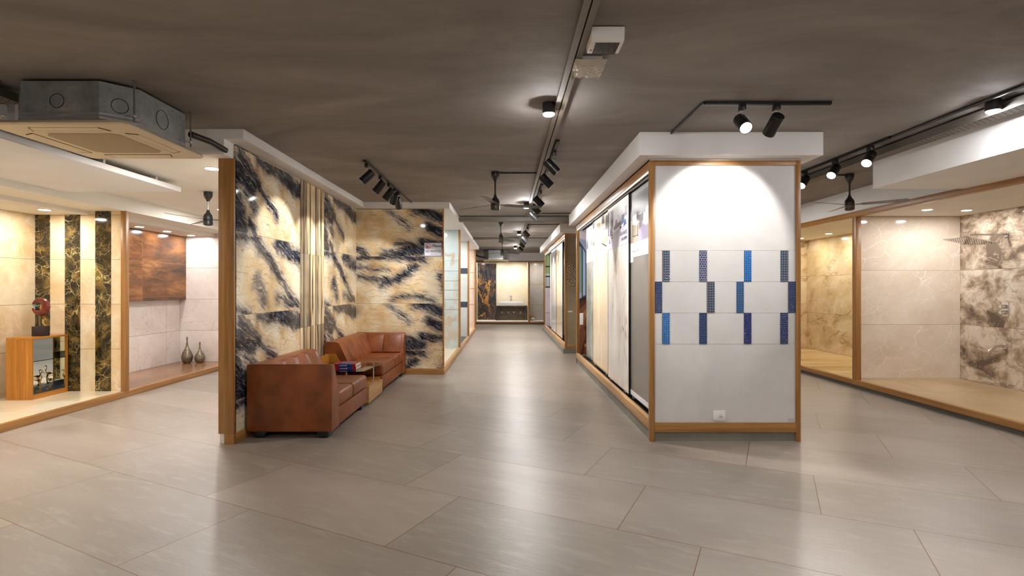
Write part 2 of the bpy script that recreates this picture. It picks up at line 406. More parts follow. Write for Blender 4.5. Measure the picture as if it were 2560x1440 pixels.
M['bay_marble'] = marble('sandy_veined_marble', (190, 166, 122), (214, 192, 152), (228, 212, 180), (142, 110, 72), 1.1, .012, 1.8, .10, ('y', 'z', 1.6, .8, 11.9, 2.527), grout=(120, 96, 66), veinamt=.7, dist=.8, con=.03, stretch=(1, 1, 1.7), rot=.4)
M['bay_marblex'] = marble('sandy_veined_marble_end', (190, 166, 122), (214, 192, 152), (228, 212, 180), (142, 110, 72), 1.1, .022, 1.5, .10, ('x', 'z', 1.6, .8, 6.77, 2.527), grout=(120, 96, 66), veinamt=.7, dist=.8, con=.03, stretch=(1, 1, 1.7), rot=.4)
M['platform_right'] = marble('pale_oak_look_tile', (176, 148, 110), (190, 164, 126), (204, 180, 144), (170, 136, 96), .8, .02, 1.6, .3, ('y', 'x', .8, 1.6, 5.3, 5.2), grout=(150, 118, 80), stretch=(1, .3, 1), veinamt=.4)
M['platform_far'] = marble('yellow_wood_look_tile', (176, 138, 80), (212, 178, 120), (232, 206, 158), (150, 110, 60), 1.0, .02, 1.5, .25, None, stretch=(.35, 1.6, 1), veinamt=.5)
M['rust_floor'] = marble('rust_wood_look_tile_floor', (104, 70, 46), (134, 96, 66), (160, 122, 88), (90, 54, 30), .9, .02, 1.5, .22, ('x', 'y', .6, 1.2, -6.15, 8.79), grout=(96, 60, 36), stretch=(1.4, .35, 1), veinamt=.4)
M['rust_panel'] = marble('rust_wood_look_panel', (58, 38, 28), (116, 74, 42), (156, 106, 60), (58, 38, 26), 1.6, .03, 2.4, .16, ('y', 'z', 1.2, .6, 8.59, 2.46), grout=(150, 104, 64), stretch=(1, .45, 1.8), veinamt=.6)
M['blue_marble'] = marble('pale_blue_marble', (178, 204, 208), (200, 217, 221), (218, 227, 226), (196, 160, 118), .9, .05, 1.3, .1, None, rot=.5, veinamt=.75, dist=.9)
M['pale_grey'] = marble('pale_grey_stone', (206, 208, 204), (216, 218, 214), (226, 228, 224), (236, 238, 236), 1.5, .03, 1.5, .2, None)
M['slate'] = plain('dark_slate_band', srgb(62, 70, 82), .4)
M['blush'] = marble('blush_pink_marble', (226, 200, 184), (234, 212, 198), (240, 222, 210), (216, 176, 152), 1.0, .03, 1.3, .2, None)
M['far_dark'] = marble('dark_gold_slab', (20, 20, 26), (54, 52, 58), (104, 82, 66), (186, 134, 62), .9, .022, 3.2, .12, None, stretch=(1.6, 1, .7), veinamt=.85, dist=1.2)
M['far_cream'] = marble('cream_stone', (218, 204, 174), (226, 214, 188), (232, 222, 200), (240, 232, 214), 1.2, .03, 1.3, .3, None, veinamt=.3)
M['far_grey'] = marble('grey_gold_veined_stone', (176, 166, 158), (190, 182, 174), (204, 196, 190), (194, 158, 108), 1.2, .018, 1.5, .2, ('x', 'z', 9, .88, 0, 2.52), grout=(186, 150, 96), gap=.014, veinamt=.7)
M['column'] = marble('white_grey_plaster_tile', (204, 202, 200), (212, 210, 208), (219, 217, 215), (222, 220, 218), 1.5, .03, 1.6, .32, None, veinamt=.25)
M['taupe'] = marble('taupe_concrete_tile', (140, 122, 96), (154, 136, 110), (166, 148, 122), (150, 134, 110), 1.0, .02, 1.6, .4, None, veinamt=.2)
M['kick'] = marble('grey_concrete_kick', (112, 110, 98), (126, 123, 111), (138, 134, 122), (140, 136, 124), 1.0, .02, 2.4, .5, None, veinamt=.2)
M['darkkick'] = plain('dark_grey_kick', srgb(92, 90, 84), .5)
M['slab_grey'] = marble('dark_grey_slab', (108, 102, 96), (120, 114, 108), (132, 126, 119), (136, 130, 124), .8, .02, .9, .35, None, veinamt=.15)
M['slab_white'] = marble('white_slab_grey_veins', (222, 216, 208), (234, 230, 224), (242, 239, 235), (160, 148, 136), 1.2, .022, 1.6, .12, None, stretch=(1, 1.6, .55), veinamt=.8)
M['slab_beige'] = marble('beige_wood_grain_slab', (216, 192, 158), (228, 208, 178), (236, 220, 196), (206, 176, 138), 1.6, .03, 1.6, .15, None, stretch=(1, 4, .3), veinamt=.5)
M['slab_green'] = marble('grey_green_slab', (128, 134, 130), (158, 164, 158), (184, 188, 182), (204, 206, 200), 1.4, .03, 2.0, .15, None, veinamt=.5)
M['slab_pale'] = marble('pale_slab', (214, 210, 208), (226, 223, 221), (236, 233, 232), (200, 196, 194), 1.0, .02, 1.4, .12, None, veinamt=.4)

# brown leather
t = NT('cognac_leather', .34)
a = t.noise(t.pos(), 5, 6, .6); b = t.vor(t.pos(), 260, 'F1')
c = t.ramp(a, [(.3, srgb(104, 52, 22)), (.55, srgb(136, 72, 32)), (.75, srgb(152, 84, 40))])
t.bump(b, .12, .001); t.rgh(t.mr(a, .3, .7, .32, .42)); M['leather'] = t.col(c)
M['black'] = plain('black_metal', srgb(20, 20, 21), .35); M['blackp'] = plain('black_plastic', srgb(24, 24, 26), .45)
M['charcoal'] = plain('charcoal_enamel', srgb(40, 39, 38), .35); M['trunk'] = plain('grey_trunking', srgb(112, 102, 90), .5)
M['tray'] = plain('painted_tray_steel', srgb(104, 99, 90), .45, .2); M['hole'] = plain('dark_slot', srgb(20, 18, 16), .9)
M['chrome'] = plain('chrome', (.8, .8, .82, 1), .08, 1); M['brass'] = plain('aged_brass', srgb(196, 156, 78), .28, 1)
M['white'] = plain('white_plastic', srgb(238, 236, 234), .35); M['cream'] = plain('cream_plastic', srgb(222, 206, 174), .45)
M['grille'] = plain('filter_mesh_tan', srgb(168, 150, 116), .6); M['ceramic'] = plain('white_ceramic', srgb(240, 240, 240), .12)
M['mirror'] = plain('mirror', (.86, .9, .88, 1), .02, 1); M['alu'] = plain('aluminium', (.62, .62, .64, 1), .3, 1)
t = NT('galvanised_steel', .42, .75); a = t.noise(t.pos(), 7, 6, .7); t.rgh(t.mr(a, .3, .7, .32, .5))
t.b.inputs['Metallic'].default_value = .35; M['galv'] = t.col(t.ramp(a, [(.3, srgb(120, 122, 122)), (.55, srgb(150, 153, 153)), (.72, srgb(176, 172, 162))]))
t = NT('clear_glass', .02); t.b.inputs['Transmission Weight'].default_value = 1.0; t.b.inputs['IOR'].default_value = 1.45
t.b.inputs['Base Color'].default_value = (.86, .95, .91, 1); M['glass'] = t.m
t = NT('smoked_glass', .02); t.b.inputs['Transmission Weight'].default_value = 1.0; t.b.inputs['IOR'].default_value = 1.45
t.b.inputs['Base Color'].default_value = (.42, .38, .32, 1); M['smoke'] = t.m
t = NT('creased_plastic_wrap', .12); t.b.inputs['Base Color'].default_value = srgb(214, 204, 184); t.b.inputs['Coat Weight'].default_value = .8
t.bump(t.noise(t.pos(), 22, 6, .7, 1.5), .9, .012); M['wrap'] = t.m
M['bluefig'] = plain('turquoise_enamel', srgb(70, 150, 160), .3); M['maroon'] = marble('lacquered_maroon', (70, 16, 14), (104, 30, 24), (130, 52, 40), (160, 110, 60), 6, .03, 9, .3, None, veinamt=.4)
M['leaf'] = plain('green_leaf', srgb(110, 130, 34), .5); M['pot'] = plain('white_pot', srgb(228, 226, 214), .4)
M['slatewood'] = plain('charred_block', srgb(44, 36, 36), .6)
t = NT('woven_bronze', .35, .8); a = t.vor(t.vm('MULTIPLY', t.pos(), (1, 1, .8)), 42)
t.bump(t.mr(a, 0, .12), .6, .004); M['vase'] = t.col(t.mix(t.mr(a, 0, .1), srgb(74, 62, 46), srgb(150, 138, 118)))
M['disc'] = emit('lamp_disc_neutral', NEUT, DL); M['discw'] = emit('lamp_disc_warm', WARM, DL*.34); M['discb'] = emit('lamp_disc_bay', NEUT, DL*.28); M['disca'] = emit('lamp_disc_alcove', NEUT, DL*.23); M['discn'] = emit('lamp_disc_side_bay', NEUT, DL*.8); M['discf'] = emit('lamp_disc_end', NEUT, DL*.2); M['discc'] = emit('lamp_disc_cool', COOL, DL*.55)
M['lens'] = emit('spot_lens', (1, .97, .95), 30.0); M['lensdim'] = emit('spot_lens_dim', (1, .97, .95), 4.0); M['strip'] = emit('led_strip', (1, .97, .93), 2.6)
def flat(c, r=.5):
    k = 'flat_%d_%d_%d' % tuple(c)
    if k not in M: M[k] = plain('print_ink', srgb(c), r)
    return M[k]

# ---------------------------------------------------------------- setting: floor, ceilings, walls
XL, XR = -5.10, 5.115                       # platform edges left and right
ZC, ZB = 2.907, 2.81                        # ceiling and underside of the white bulkheads
YB = -3.2
mb = MB(); mb.box(-6.6, 7.0, YB-.1, 23.2, -.12, 0); struct('floor', mb, M['floor'], 'grey stone-look floor tiles laid at an angle')
mb = MB(); mb.box(-6.6, 7.0, YB-.1, 23.2, ZC, ZC+.1); struct('ceiling', mb, M['ceiling'], 'dark brown-grey trowelled ceiling')
mb = MB(); mb.box(-6.6, 7.0, YB-.1, YB, 0, ZC); struct('wall_behind', mb, M['paint'])
mb = MB(); mb.box(-6.42, -6.32, YB, 7.115, 0, 2.9); struct('wall_left', mb, M['cream_wall'], 'cream marble tiled left wall')
mb = MB(); mb.box(-6.42, -6.15, 7.215, 10.09, 0, 2.9); struct('wall_left_alcove', mb, M['pinky'])
mb = MB(); mb.box(-6.15, -2.70, 9.99, 10.09, 0, 2.9); struct('wall_left_end', mb, M['pink'])
mb = MB(); mb.box(6.73, 6.87, YB, 7.856, 0, 2.9); o = struct('wall_right', mb, M['shower_dark'], 'brown cloudy marble wall of the shower display')
mb = MB(); mb.box(6.77, 6.87, 7.856, 12.0, 0, 2.9); struct('wall_right_backing', mb, M['paint'])
mb = MB(); mb.box(6.755, 6.77, 7.90, 12.0, .12, 2.53); struct('wall_right_cladding', mb, M['bay_marble'])
mb = MB(); mb.box(2.81, 6.77, 11.9, 12.0, 0, ZC); struct('wall_right_end', mb, M['bay_marblex'])
mb = MB(); mb.box(-2.4, 2.6, 22.72, 22.8, 0, ZC); struct('wall_far', mb, M['far_cream'])
mb = MB(); mb.box(-1.3, 1.7, 21.62, 22.72, 2.56, 2.62); struct('ceiling_far_soffit', mb, M['paint'])
# left frontal striped wall (three dark bands in cream)
mb = MB(); mb.box(-6.32, -5.162, 7.115, 7.215, 0, 2.496)
sw = struct('wall_left_striped', mb, M['cream_strip'], 'cream marble wall with three dark green-gold bands')
for x0, x1 in ((-6.318, -6.12), (-5.92, -5.715), (-5.512, -5.302)):
    mb = MB(); mb.box(x0, x1, 7.111, 7.116, .08, 2.5); mb.build('dark_band', M['emperador'], sw)
# right frontal light marble divider
mb = MB(); mb.box(5.17, 6.77, 7.856, 7.90, .12, 2.53); struct('wall_right_divider', mb, M['shower_light'], 'light beige veined marble divider wall')
# platforms
mb = MB(); mb.box(-6.32, XL-.06, YB, 7.115, 0, .08); struct('floor_left_platform', mb, M['creamfloor'])
mb = MB(); mb.box(-6.15, XL-.06, 7.215, 9.99, 0, .08); struct('floor_left_alcove', mb, M['rust_floor'])
mb = MB(); mb.box(XL-.06, XL, YB, 9.99, 0, .082, .004); struct('trim_1', mb, M['woody'], 'wooden edge of the left display platform')
mb = MB(); mb.box(XR+.05, 6.77, YB, 7.856, .0, .12); struct('floor_right_platform', mb, M['platform_right'])
mb = MB(); mb.box(XR+.05, 6.77, 7.90, 11.9, .0, .12); struct('floor_right_alcove', mb, M['platform_far'])
mb = MB(); mb.box(XR-.02, XR+.05, YB, 11.9, .05, .124, .004); struct('trim_2', mb, M['woody'], 'wooden edge of the right display platform')
mb = MB(); mb.box(XR, XR+.05, YB, 11.9, 0, .05); struct('baseboard_right', mb, M['darkkick'])
# divider posts and beams
mb = MB(); mb.box(-5.155, XL+.01, 7.09, 7.16, .08, 2.5, .003); struct('trim_3', mb, M['woodz'], 'upright wooden post at the end of the striped wall')
mb = MB(); mb.box(XR-.02, XR+.06, 7.72, 7.80, .12, 2.505, .003); struct('trim_4', mb, M['woodz'], 'upright wooden post between the two right displays')
mb = MB(); mb.box(XR-.02, XR+.05, YB, 11.9, 2.505, 2.585, .003); struct('trim_5', mb, M['woody'], 'long wooden beam along the top of the right displays')
# right: ceilings, fascia and the dropped white box
mb = MB(); mb.box(XR+.05, 6.77, YB, 11.9, 2.53, 2.58); struct('ceiling_right', mb, M['paint2'])
mb = MB(); mb.box(XR-.01, XR+.06, YB, 11.9, 2.585, ZC); struct('trim_6', mb, M['paint'], 'white fascia above the right wooden beam')
mb = MB(); mb.box(4.07, XR-.01, YB, 5.88, 2.565, ZC); struct('ceiling_right_bulkhead', mb, M['paint'], 'dropped white bulkhead box')
# left: soffits
mb = MB(); mb.box(-6.32, XL, YB, 9.99, 2.497, 2.68); struct('ceiling_left_soffit', mb, M['paint2'])
mb = MB(); mb.box(-6.32, -5.585, YB, 7.115, 2.448, 2.497); struct('ceiling_left_inner_soffit', mb, M['paint2'])
mb = MB(); mb.box(-6.15, -5.49, 7.215, 9.99, 2.433, 2.497); struct('ceiling_left_alcove_soffit', mb, M['paint2'])
mb = MB(); mb.box(XL-.001, -2.70, 4.87, 9.99, 2.68, 2.74); struct('ceiling_left', mb, M['paint2'])
mb = MB(); mb.box(-6.32, -3.74, YB, 6.10, 2.57, 2.625, .002); struct('ceiling_left_raft', mb, M['paint'], 'thin white hanging ceiling raft')
mb = MB(); mb.box(-4.02, -3.95, YB, 4.81, 2.625, ZC); struct('ceiling_left_fascia', mb, M['paint'])
for y in (3.3, 4.1, 5.0, 5.75):
    mb = MB(); mb.box(-3.86, -3.80, y, y+.03, 2.62, 2.69 if y > 4.8 else ZC); o = struct('trim_raft_hanger', mb, M['paint'])
# lounge partition, its post, skirting, marble
mb = MB(); mb.box(-2.70, -2.56, 5.0, 18.6, 0, ZB); struct('wall_lounge_partition', mb, M['paint'])
mb = MB(); mb.box(-2.56, -2.545, 4.985, 6.55, .10, ZB); mb.box(-2.56, -2.545, 7.38, 9.0, .10, ZB); struct('wall_lounge_side', mb, M['lounge_side'], 'gold and ink-blue marble on the lounge side wall')
mb = MB()
for k in range(8):
    d = (.004, .012, .006, .014, .003, .010, .005, .012)[k]
    mb.box(-2.56, -2.545+d, 6.551+.1036*k, 6.551+.1036*(k+1)-.002, .10, ZB)
struct('wall_lounge_strips', mb, M['strips'], 'narrow upright marble strips between two marble tiles')
mb = MB(); mb.box(-2.545, -1.075, 9.0, 9.06, .10, ZB); struct('wall_lounge_back', mb, M['lounge_back'], 'gold and ink-blue marble on the lounge back wall')
mb = MB(); mb.box(-2.69, -2.545, 4.955, 5.0, .10, 2.676, .002); mb.box(-2.635, -2.545, 4.955, 5.0, 0, .10)
struct('trim_7', mb, M['woodz'], 'tall wooden end post of the lounge partition, notched at its foot')
mb = MB(); mb.box(-2.56, -2.532, 4.985, 9.0, 0, .10, .002); struct('baseboard_left', mb, M['woody'])
mb = MB(); mb.box(-2.545, -1.053, 8.985, 9.06, 0, .10, .002); mb.box(-1.075, -1.053, 8.985, 9.06, .10, ZB); struct('baseboard_lounge', mb, M['woodx'])
# bulkheads over the lounge and the left corridor displays
mb = MB(); mb.box(-2.72, -2.383, 4.81, 8.87, 2.817, ZC-.0005); struct('ceiling_bulkhead_lounge', mb, M['paint'], 'white bulkhead over the lounge side wall')
mb = MB(); mb.box(-2.72, -2.56, 4.81, 4.99, 2.677, 2.817); struct('ceiling_bulkhead_drop', mb, M['paint'])
mb = MB(); mb.box(-6.32, -2.721, 4.812, 4.87, 2.676, ZC-.001); struct('ceiling_bulkhead_left', mb, M['paint'])
mb = MB(); mb.box(-2.72, -.944, 8.87, 18.5, ZB, ZC-.0005); struct('ceiling_bulkhead_corridor', mb, M['paint'], 'white bulkhead over the left corridor displays')
# left corridor display bays
mb = MB(); mb.box(-1.11, -1.053, 9.06, 19.2, 0, .10, .004); struct('trim_8', mb, M['railoak'], 'wooden edge of the left corridor displays')
mb = MB(); mb.box(-2.56, -1.11, 9.06, 12.24, 0, .08); struct('floor_bay_near', mb, M['creamfloor'])
mb = MB(); mb.box(-2.56, -1.11, 12.30, 15.17, 0, .08); struct('floor_bay_middle', mb, M['slate'])
mb = MB(); mb.box(-2.56, -1.11, 15.23, 19.2, 0, .08); struct('floor_bay_far', mb, M['creamfloor'])
mb = MB()
mb.box(-2.545, -1.10, 12.24, 12.30, .08, ZB)
wb = struct('wall_bay_near', mb, M['blue_marble'], 'pale blue marble tiled end of the nearest corridor bay')
mb = MB()
for z in (.97, 1.20, 1.42, 1.63, 1.86, 2.10): mb.box(-2.545, -1.10, 12.236, 12.241, z, z+.006)
mb.build('tile_edge_trim', M['alu'], wb)
mb = MB(); mb.box(-2.545, -1.10, 15.17, 15.23, .08, ZB); wm = struct('wall_bay_middle', mb, M['pale_grey'], 'pale grey tiled end of the middle corridor bay')
mb = MB(); mb.box(-2.545, -1.10, 15.163, 15.17, 1.88, 2.04); mb.build('dark_band', M['slate'], wm)
mb = MB(); mb.box(-2.545, -1.10, 15.163, 15.17, .92, 1.08); mb.build('dark_band', M['slate'], wm)
mb = MB(); mb.box(-2.545, -1.10, 18.40, 18.46, .08, ZB); wf = struct('wall_bay_far', mb, M['blush'], 'blush pink tiled end of the farthest corridor bay')
mb = MB()
for z in (.90, 1.45, 2.0): mb.box(-2.545, -1.10, 18.393, 18.40, z, z+.014)
mb.build('joint_trim', M['woodx'], wf)
for i, y in enumerate((12.22, 15.15, 18.38)):
    mb = MB(); mb.box(-1.10, -1.053, y, y+.08, .10, ZB, .002); struct('trim_%d' % (9+i), mb, M['woodz'], 'slim wooden post between corridor bays')
# far wall: frame, recess, slabs
mb = MB(); mb.box(-2.4, 2.6, 21.5, 21.62, 2.56, ZC-.001); struct('wall_far_header', mb, M['paint'])
mb = MB(); mb.box(-2.4, 2.6, 21.48, 21.56, 2.515, 2.575, .003); mb.box(-2.4, 2.6, 21.48, 21.56, .048, .113, .003)
mb.box(-1.22, -1.20, 21.49, 21.56, .1, 2.52); mb.box(.893, .965, 21.48, 21.60, .1, 2.52, .003); mb.box(1.525, 1.567, 21.48, 21.56, .1, 2.52)
struct('trim_12', mb, M['woodx'], 'wooden frame of the display at the end of the corridor')
mb = MB(); mb.box(-2.4, 2.6, 21.56, 22.72, 0, .115); struct('floor_far_platform', mb, M['paint2'])
mb = MB(); mb.box(-2.4, 2.6, 21.52, 21.56, 0, .05); struct('baseboard_far', mb, M['darkkick'])
mb = MB(); mb.box(-1.3, -1.215, 21.56, 22.72, 0, 2.56); mb.box(.90, .96, 21.60, 22.72, .115, 2.56); struct('wall_far_returns', mb, M['far_cream'])
def quickthing(name, mb, mat, label, cat, origin, group=None):
    return tag(mb.build(name, mat, None, origin), label, cat, group)
mb = MB(); mb.box(-1.215, -.42, 22.69, 22.72, .12, 2.52)
quickthing('marble_slab', mb, M['far_dark'], 'tall dark slab streaked with gold at the corridor end', 'stone slab', (-.82, 22.7, .12))
mb = MB(); mb.box(.965, 2.0, 22.69, 22.72, .12, 2.52); struct('wall_far_cladding', mb, M['far_grey'])
# vanity, basin, tap, pots
v = thing('vanity_counter', 'dark marble vanity counter with a shelf under the white basin', 'vanity', (.25, 22.4, .115))
mb = MB(); mb.box(-.40, .90, 22.25, 22.68, .67, .73, .004); mb.box(-.40, -.28, 22.25, 22.68, .115, .67); mb.box(.80, .90, 22.25, 22.68, .115, .67); mb.build('frame', M['far_dark'], v)
mb = MB(); mb.box(-.28, .80, 22.28, 22.66, .36, .41); mb.build('shelf', M['far_dark'], v)
mb = MB(); mb.box(-.28, .80, 22.64, 22.68, .115, .67); mb.build('back_board', M['taupe'], v)
mb = MB(); mb.box(-.30, .72, 22.22, 22.62, .73, .90, .02, 3)
quickthing('wash_basin', mb, M['ceramic'], 'long white rectangular basin on the dark vanity', 'basin', (.2, 22.4, .73))
f = thing('basin_tap', 'chrome wall tap above the white basin', 'tap', (.21, 22.7, 1.0))
mb = MB(); mb.box(.17, .25, 22.70, 22.72, 1.06, 1.16, .003); mb.build('wall_plate', M['chrome'], f)
mb = MB(); mb.tube([(.21, 22.70, 1.1), (.21, 22.58, 1.1), (.21, 22.53, 1.06)], .014); mb.build('spout', M['chrome'], f)
mb = MB(); mb.lathe((.21, 22.72, .99), [(.03, 0), (.03, .05), (.02, .07)], 16, (0, -1, 0)); mb.build('handle', M['chrome'], f)
for i, (x, nm) in enumerate(((-.17, 'leftmost'), (.10, 'second from the left'), (.33, 'third from the left'), (.61, 'rightmost'))):
    f = thing('potted_plant', 'small green plant in a white pot on the vanity shelf, %s' % nm, 'plant', (x, 22.42, .41), 'pots on the vanity shelf')
    mb = MB(); mb.lathe((x, 22.42, .41), [(.028, 0), (.038, .07), (.034, .07), (.03, .02)], 16); mb.build('pot', M['pot'], f)
    mb = MB(); rr = random.Random(i)
    for k in range(14):
        a = rr.uniform(0, 2*PI); e = rr.uniform(.03, .08); h = rr.uniform(.04, .09)
        p0 = Vector((x, 22.42, .47)); p1 = p0+Vector((math.cos(a)*e, math.sin(a)*e, h)); s_ = Vector((-math.sin(a), math.cos(a), 0))*.008
        pm = (p0+p1)/2+Vector((0, 0, .012)); mb.poly([p0, pm-s_, p1, pm+s_])
    mb.build('leaves', M['leaf'], f)
f = thing('planter_bowl', 'small brass and glass bowl on the platform right of the vanity', 'bowl', (1.10, 22.3, .115))
mb = MB(); mb.lathe((1.10, 22.3, .115), [(.07, 0), (.10, .05), (.11, .12), (.10, .12), (.09, .05), (.05, .015)], 20); mb.build('bowl', M['chrome'], f)
mb = MB(); mb.lathe((1.10, 22.3, .235), [(.14, 0), (.15, .05), (.02, .10), (0, .10)], 20); mb.build('lid', M['brass'], f)

# ---------------------------------------------------------------- tile display blocks on the right
def picture(parent, name, X, y0, y1, z0, z1, bg, shapes):
    """flat print facing -X; shapes in 0..1 (left to right, bottom to top)"""
    cols = [bg]; mb = MB(); mb.box(X-.002, X, y0, y1, z0, z1, mi=0)
    for k, (c, pts) in enumerate(shapes):
        if c not in cols: cols.append(c)
        x = X-.0024-.00012*k
        mb.poly([(x, y1-u*(y1-y0), z0+v*(z1-z0)) for u, v in pts], cols.index(c))
    return mb.build(name, [flat(c, .25) for c in cols], parent, smooth=0)
def R4(x0, y0, x1, y1): return [(x0, y0), (x1, y0), (x1, y1), (x0, y1)]
def pic_room_grey(parent, X, y0, y1, z0, z1):
    W, L_, S = (214, 212, 218), (176, 172, 178), (150, 146, 168)
    sh = [((118, 116, 120), [(0, .45), (1, .62), (1, 1), (0, 1)]), ((150, 138, 124), [(0, 0), (.35, 0), (.35, .42), (0, .46)]), ((146, 138, 162), [(.33, 0), (1, 0), (1, .40), (.36, .34)]),
          ((182, 180, 190), [(.50, .30), (.62, .24), (1, .36), (1, .62), (.60, .46), (.54, .52)]), (W, [(.60, .42), (.78, .50), (.78, .62), (.60, .55)]), (W, [(.80, .52), (1, .60), (1, .74), (.80, .66)]),
          (L_, [(.62, .30), (1, .40), (1, .48), (.64, .38)]), (W, [(.10, .50), (.26, .56), (.28, .40), (.12, .36)]), (L_, [(.12, .36), (.28, .40), (.44, .36), (.30, .30)]),
          ((60, 58, 62), R4(.11, .12, .125, .36)), ((60, 58, 62), R4(.31, .10, .325, .32)), ((60, 58, 62), R4(.11, .12, .32, .133)), ((120, 110, 104), [(.34, .34), (.46, .40), (.46, .26), (.36, .22)]), ((236, 234, 234), R4(.36, .50, .46, .515))]
    return picture(parent, 'photo_print', X, y0, y1, z0, z1, (104, 102, 106), sh)
def pic_dining(parent, X, y0, y1, z0, z1):
    sh = [((196, 192, 204), [(0, 0), (1, .0), (1, .46), (0, .30)]), ((92, 84, 104), R4(0, .34, .07, .92)), ((60, 58, 76), R4(.16, .46, .30, .90)), ((176, 168, 178), R4(.20, .70, .27, .88)),
          ((112, 84, 120), [(.10, .30), (.28, .36), (.26, .52), (.14, .50)]), ((86, 58, 72), [(.30, .40), (.68, .46), (.66, .56), (.34, .50)]), ((150, 92, 130), [(.38, .50), (.52, .52), (.50, .64), (.42, .62)]),
          ((44, 78, 136), [(.70, .44), (.84, .50), (.84, .66), (.72, .66)]), ((44, 78, 136), [(.80, .38), (.92, .42), (.90, .54), (.80, .50)]), ((96, 60, 84), [(.86, .60), (.96, .60), (.96, .82), (.86, .80)]),
          ((40, 36, 50), [(.20, .30), (.26, .30), (.27, .34), (.21, .34)]), ((40, 36, 50), [(.21, .24), (.27, .25), (.27, .28), (.21, .27)]), ((40, 36, 50), R4(.62, .38, .70, .43)), ((40, 36, 50), R4(.53, .66, .56, .72)), ((80, 76, 90), R4(.543, .72, .546, 1)),
          ((60, 52, 66), R4(.40, .30, .41, .42)), ((60, 52, 66), R4(.50, .32, .51, .44)), ((60, 52, 66), R4(.77, .30, .78, .42)), ((30, 34, 70), R4(.10, .16, .12, .24)), ((30, 34, 70), R4(.08, .15, .14, .17))]
    o = picture(parent, 'photo_print', X, y0, y1, z0, z1, (226, 226, 234), sh)
    return o
def pic_livingtan(parent, X, y0, y1, z0, z1):
    sh = [((222, 206, 178), [(0, 0), (1, 0), (1, .5), (0, .56)]), ((150, 124, 84), [(.24, .66), (.50, .60), (.50, .86), (.28, .90)]), ((66, 58, 42), R4(0, .36, .12, 1)), ((98, 86, 60), [(.66, .40), (.90, .36), (.92, .62), (.70, .66)]),
          ((70, 64, 52), [(.80, .60), (1, .58), (1, .92), (.82, .94)]), ((190, 170, 130), [(.60, .34), (.86, .28), (.90, .42), (.64, .46)]), ((48, 40, 30), [(.58, .30), (.86, .18), (.87, .21), (.60, .33)]), ((60, 54, 44), [(.60, .80), (.74, .78), (.74, .98), (.60, 1)])]
    return picture(parent, 'photo_print', X, y0, y1, z0, z1, (232, 222, 200), sh)
def pic_pale(parent, X, y0, y1, z0, z1):
    sh = [((98, 92, 112), R4(.06, .40, .20, .86)), ((70, 66, 86), R4(.55, .46, .66, .92)), ((160, 152, 172), R4(.30, .30, .48, .62)), ((84, 80, 98), R4(.74, .2, .92, .5))]
    return picture(parent, 'photo_print', X, y0, y1, z0, z1, (206, 204, 214), sh)
def board(label, X, y0, y1, mat, picfn, pz=(2.0, 2.575), group='sliding tile boards', zt=2.578, zb=.205, ncas=2):
    r = thing('sliding_display_board', label, 'display board', ((X+X+.03)/2, (y0+y1)/2, zb-.03), group)
    mb = MB(); mb.box(X+.001, X+.016, y0+.012, y1-.012, zb+.006, zt-.006); mb.build('tile_slab', mat, r)
    mb = MB()
    for a, b in ((y0, y0+.012), (y1-.012, y1)): mb.box(X-.001, X+.018, a, b, zb, zt)
    mb.box(X-.001, X+.018, y0+.012, y1-.012, zb, zb+.006); mb.box(X-.001, X+.018, y0+.012, y1-.012, zt-.006, zt)
    mb.build('edge_frame', M['black'], r)
    if picfn: picfn(r, X, y0+.012, y1-.012, pz[0], pz[1])
    for i in range(ncas):
        yy = y0+(y1-y0)*(.15+.7*i/(ncas-1))
        mb = MB(); mb.lathe((X-.008, yy-.03, zb-.012), [(.016, 0), (.016, .02)], 14, (1, 0, 0)); mb.lathe((X-.008, yy+.03, zb-.012), [(.016, 0), (.016, .02)], 14, (1, 0, 0)); mb.box(X+.006, X+.014, yy-.05, yy+.05, zb-.02, zb+.001)
        mb.build('roller', M['chrome'], r)
    return r
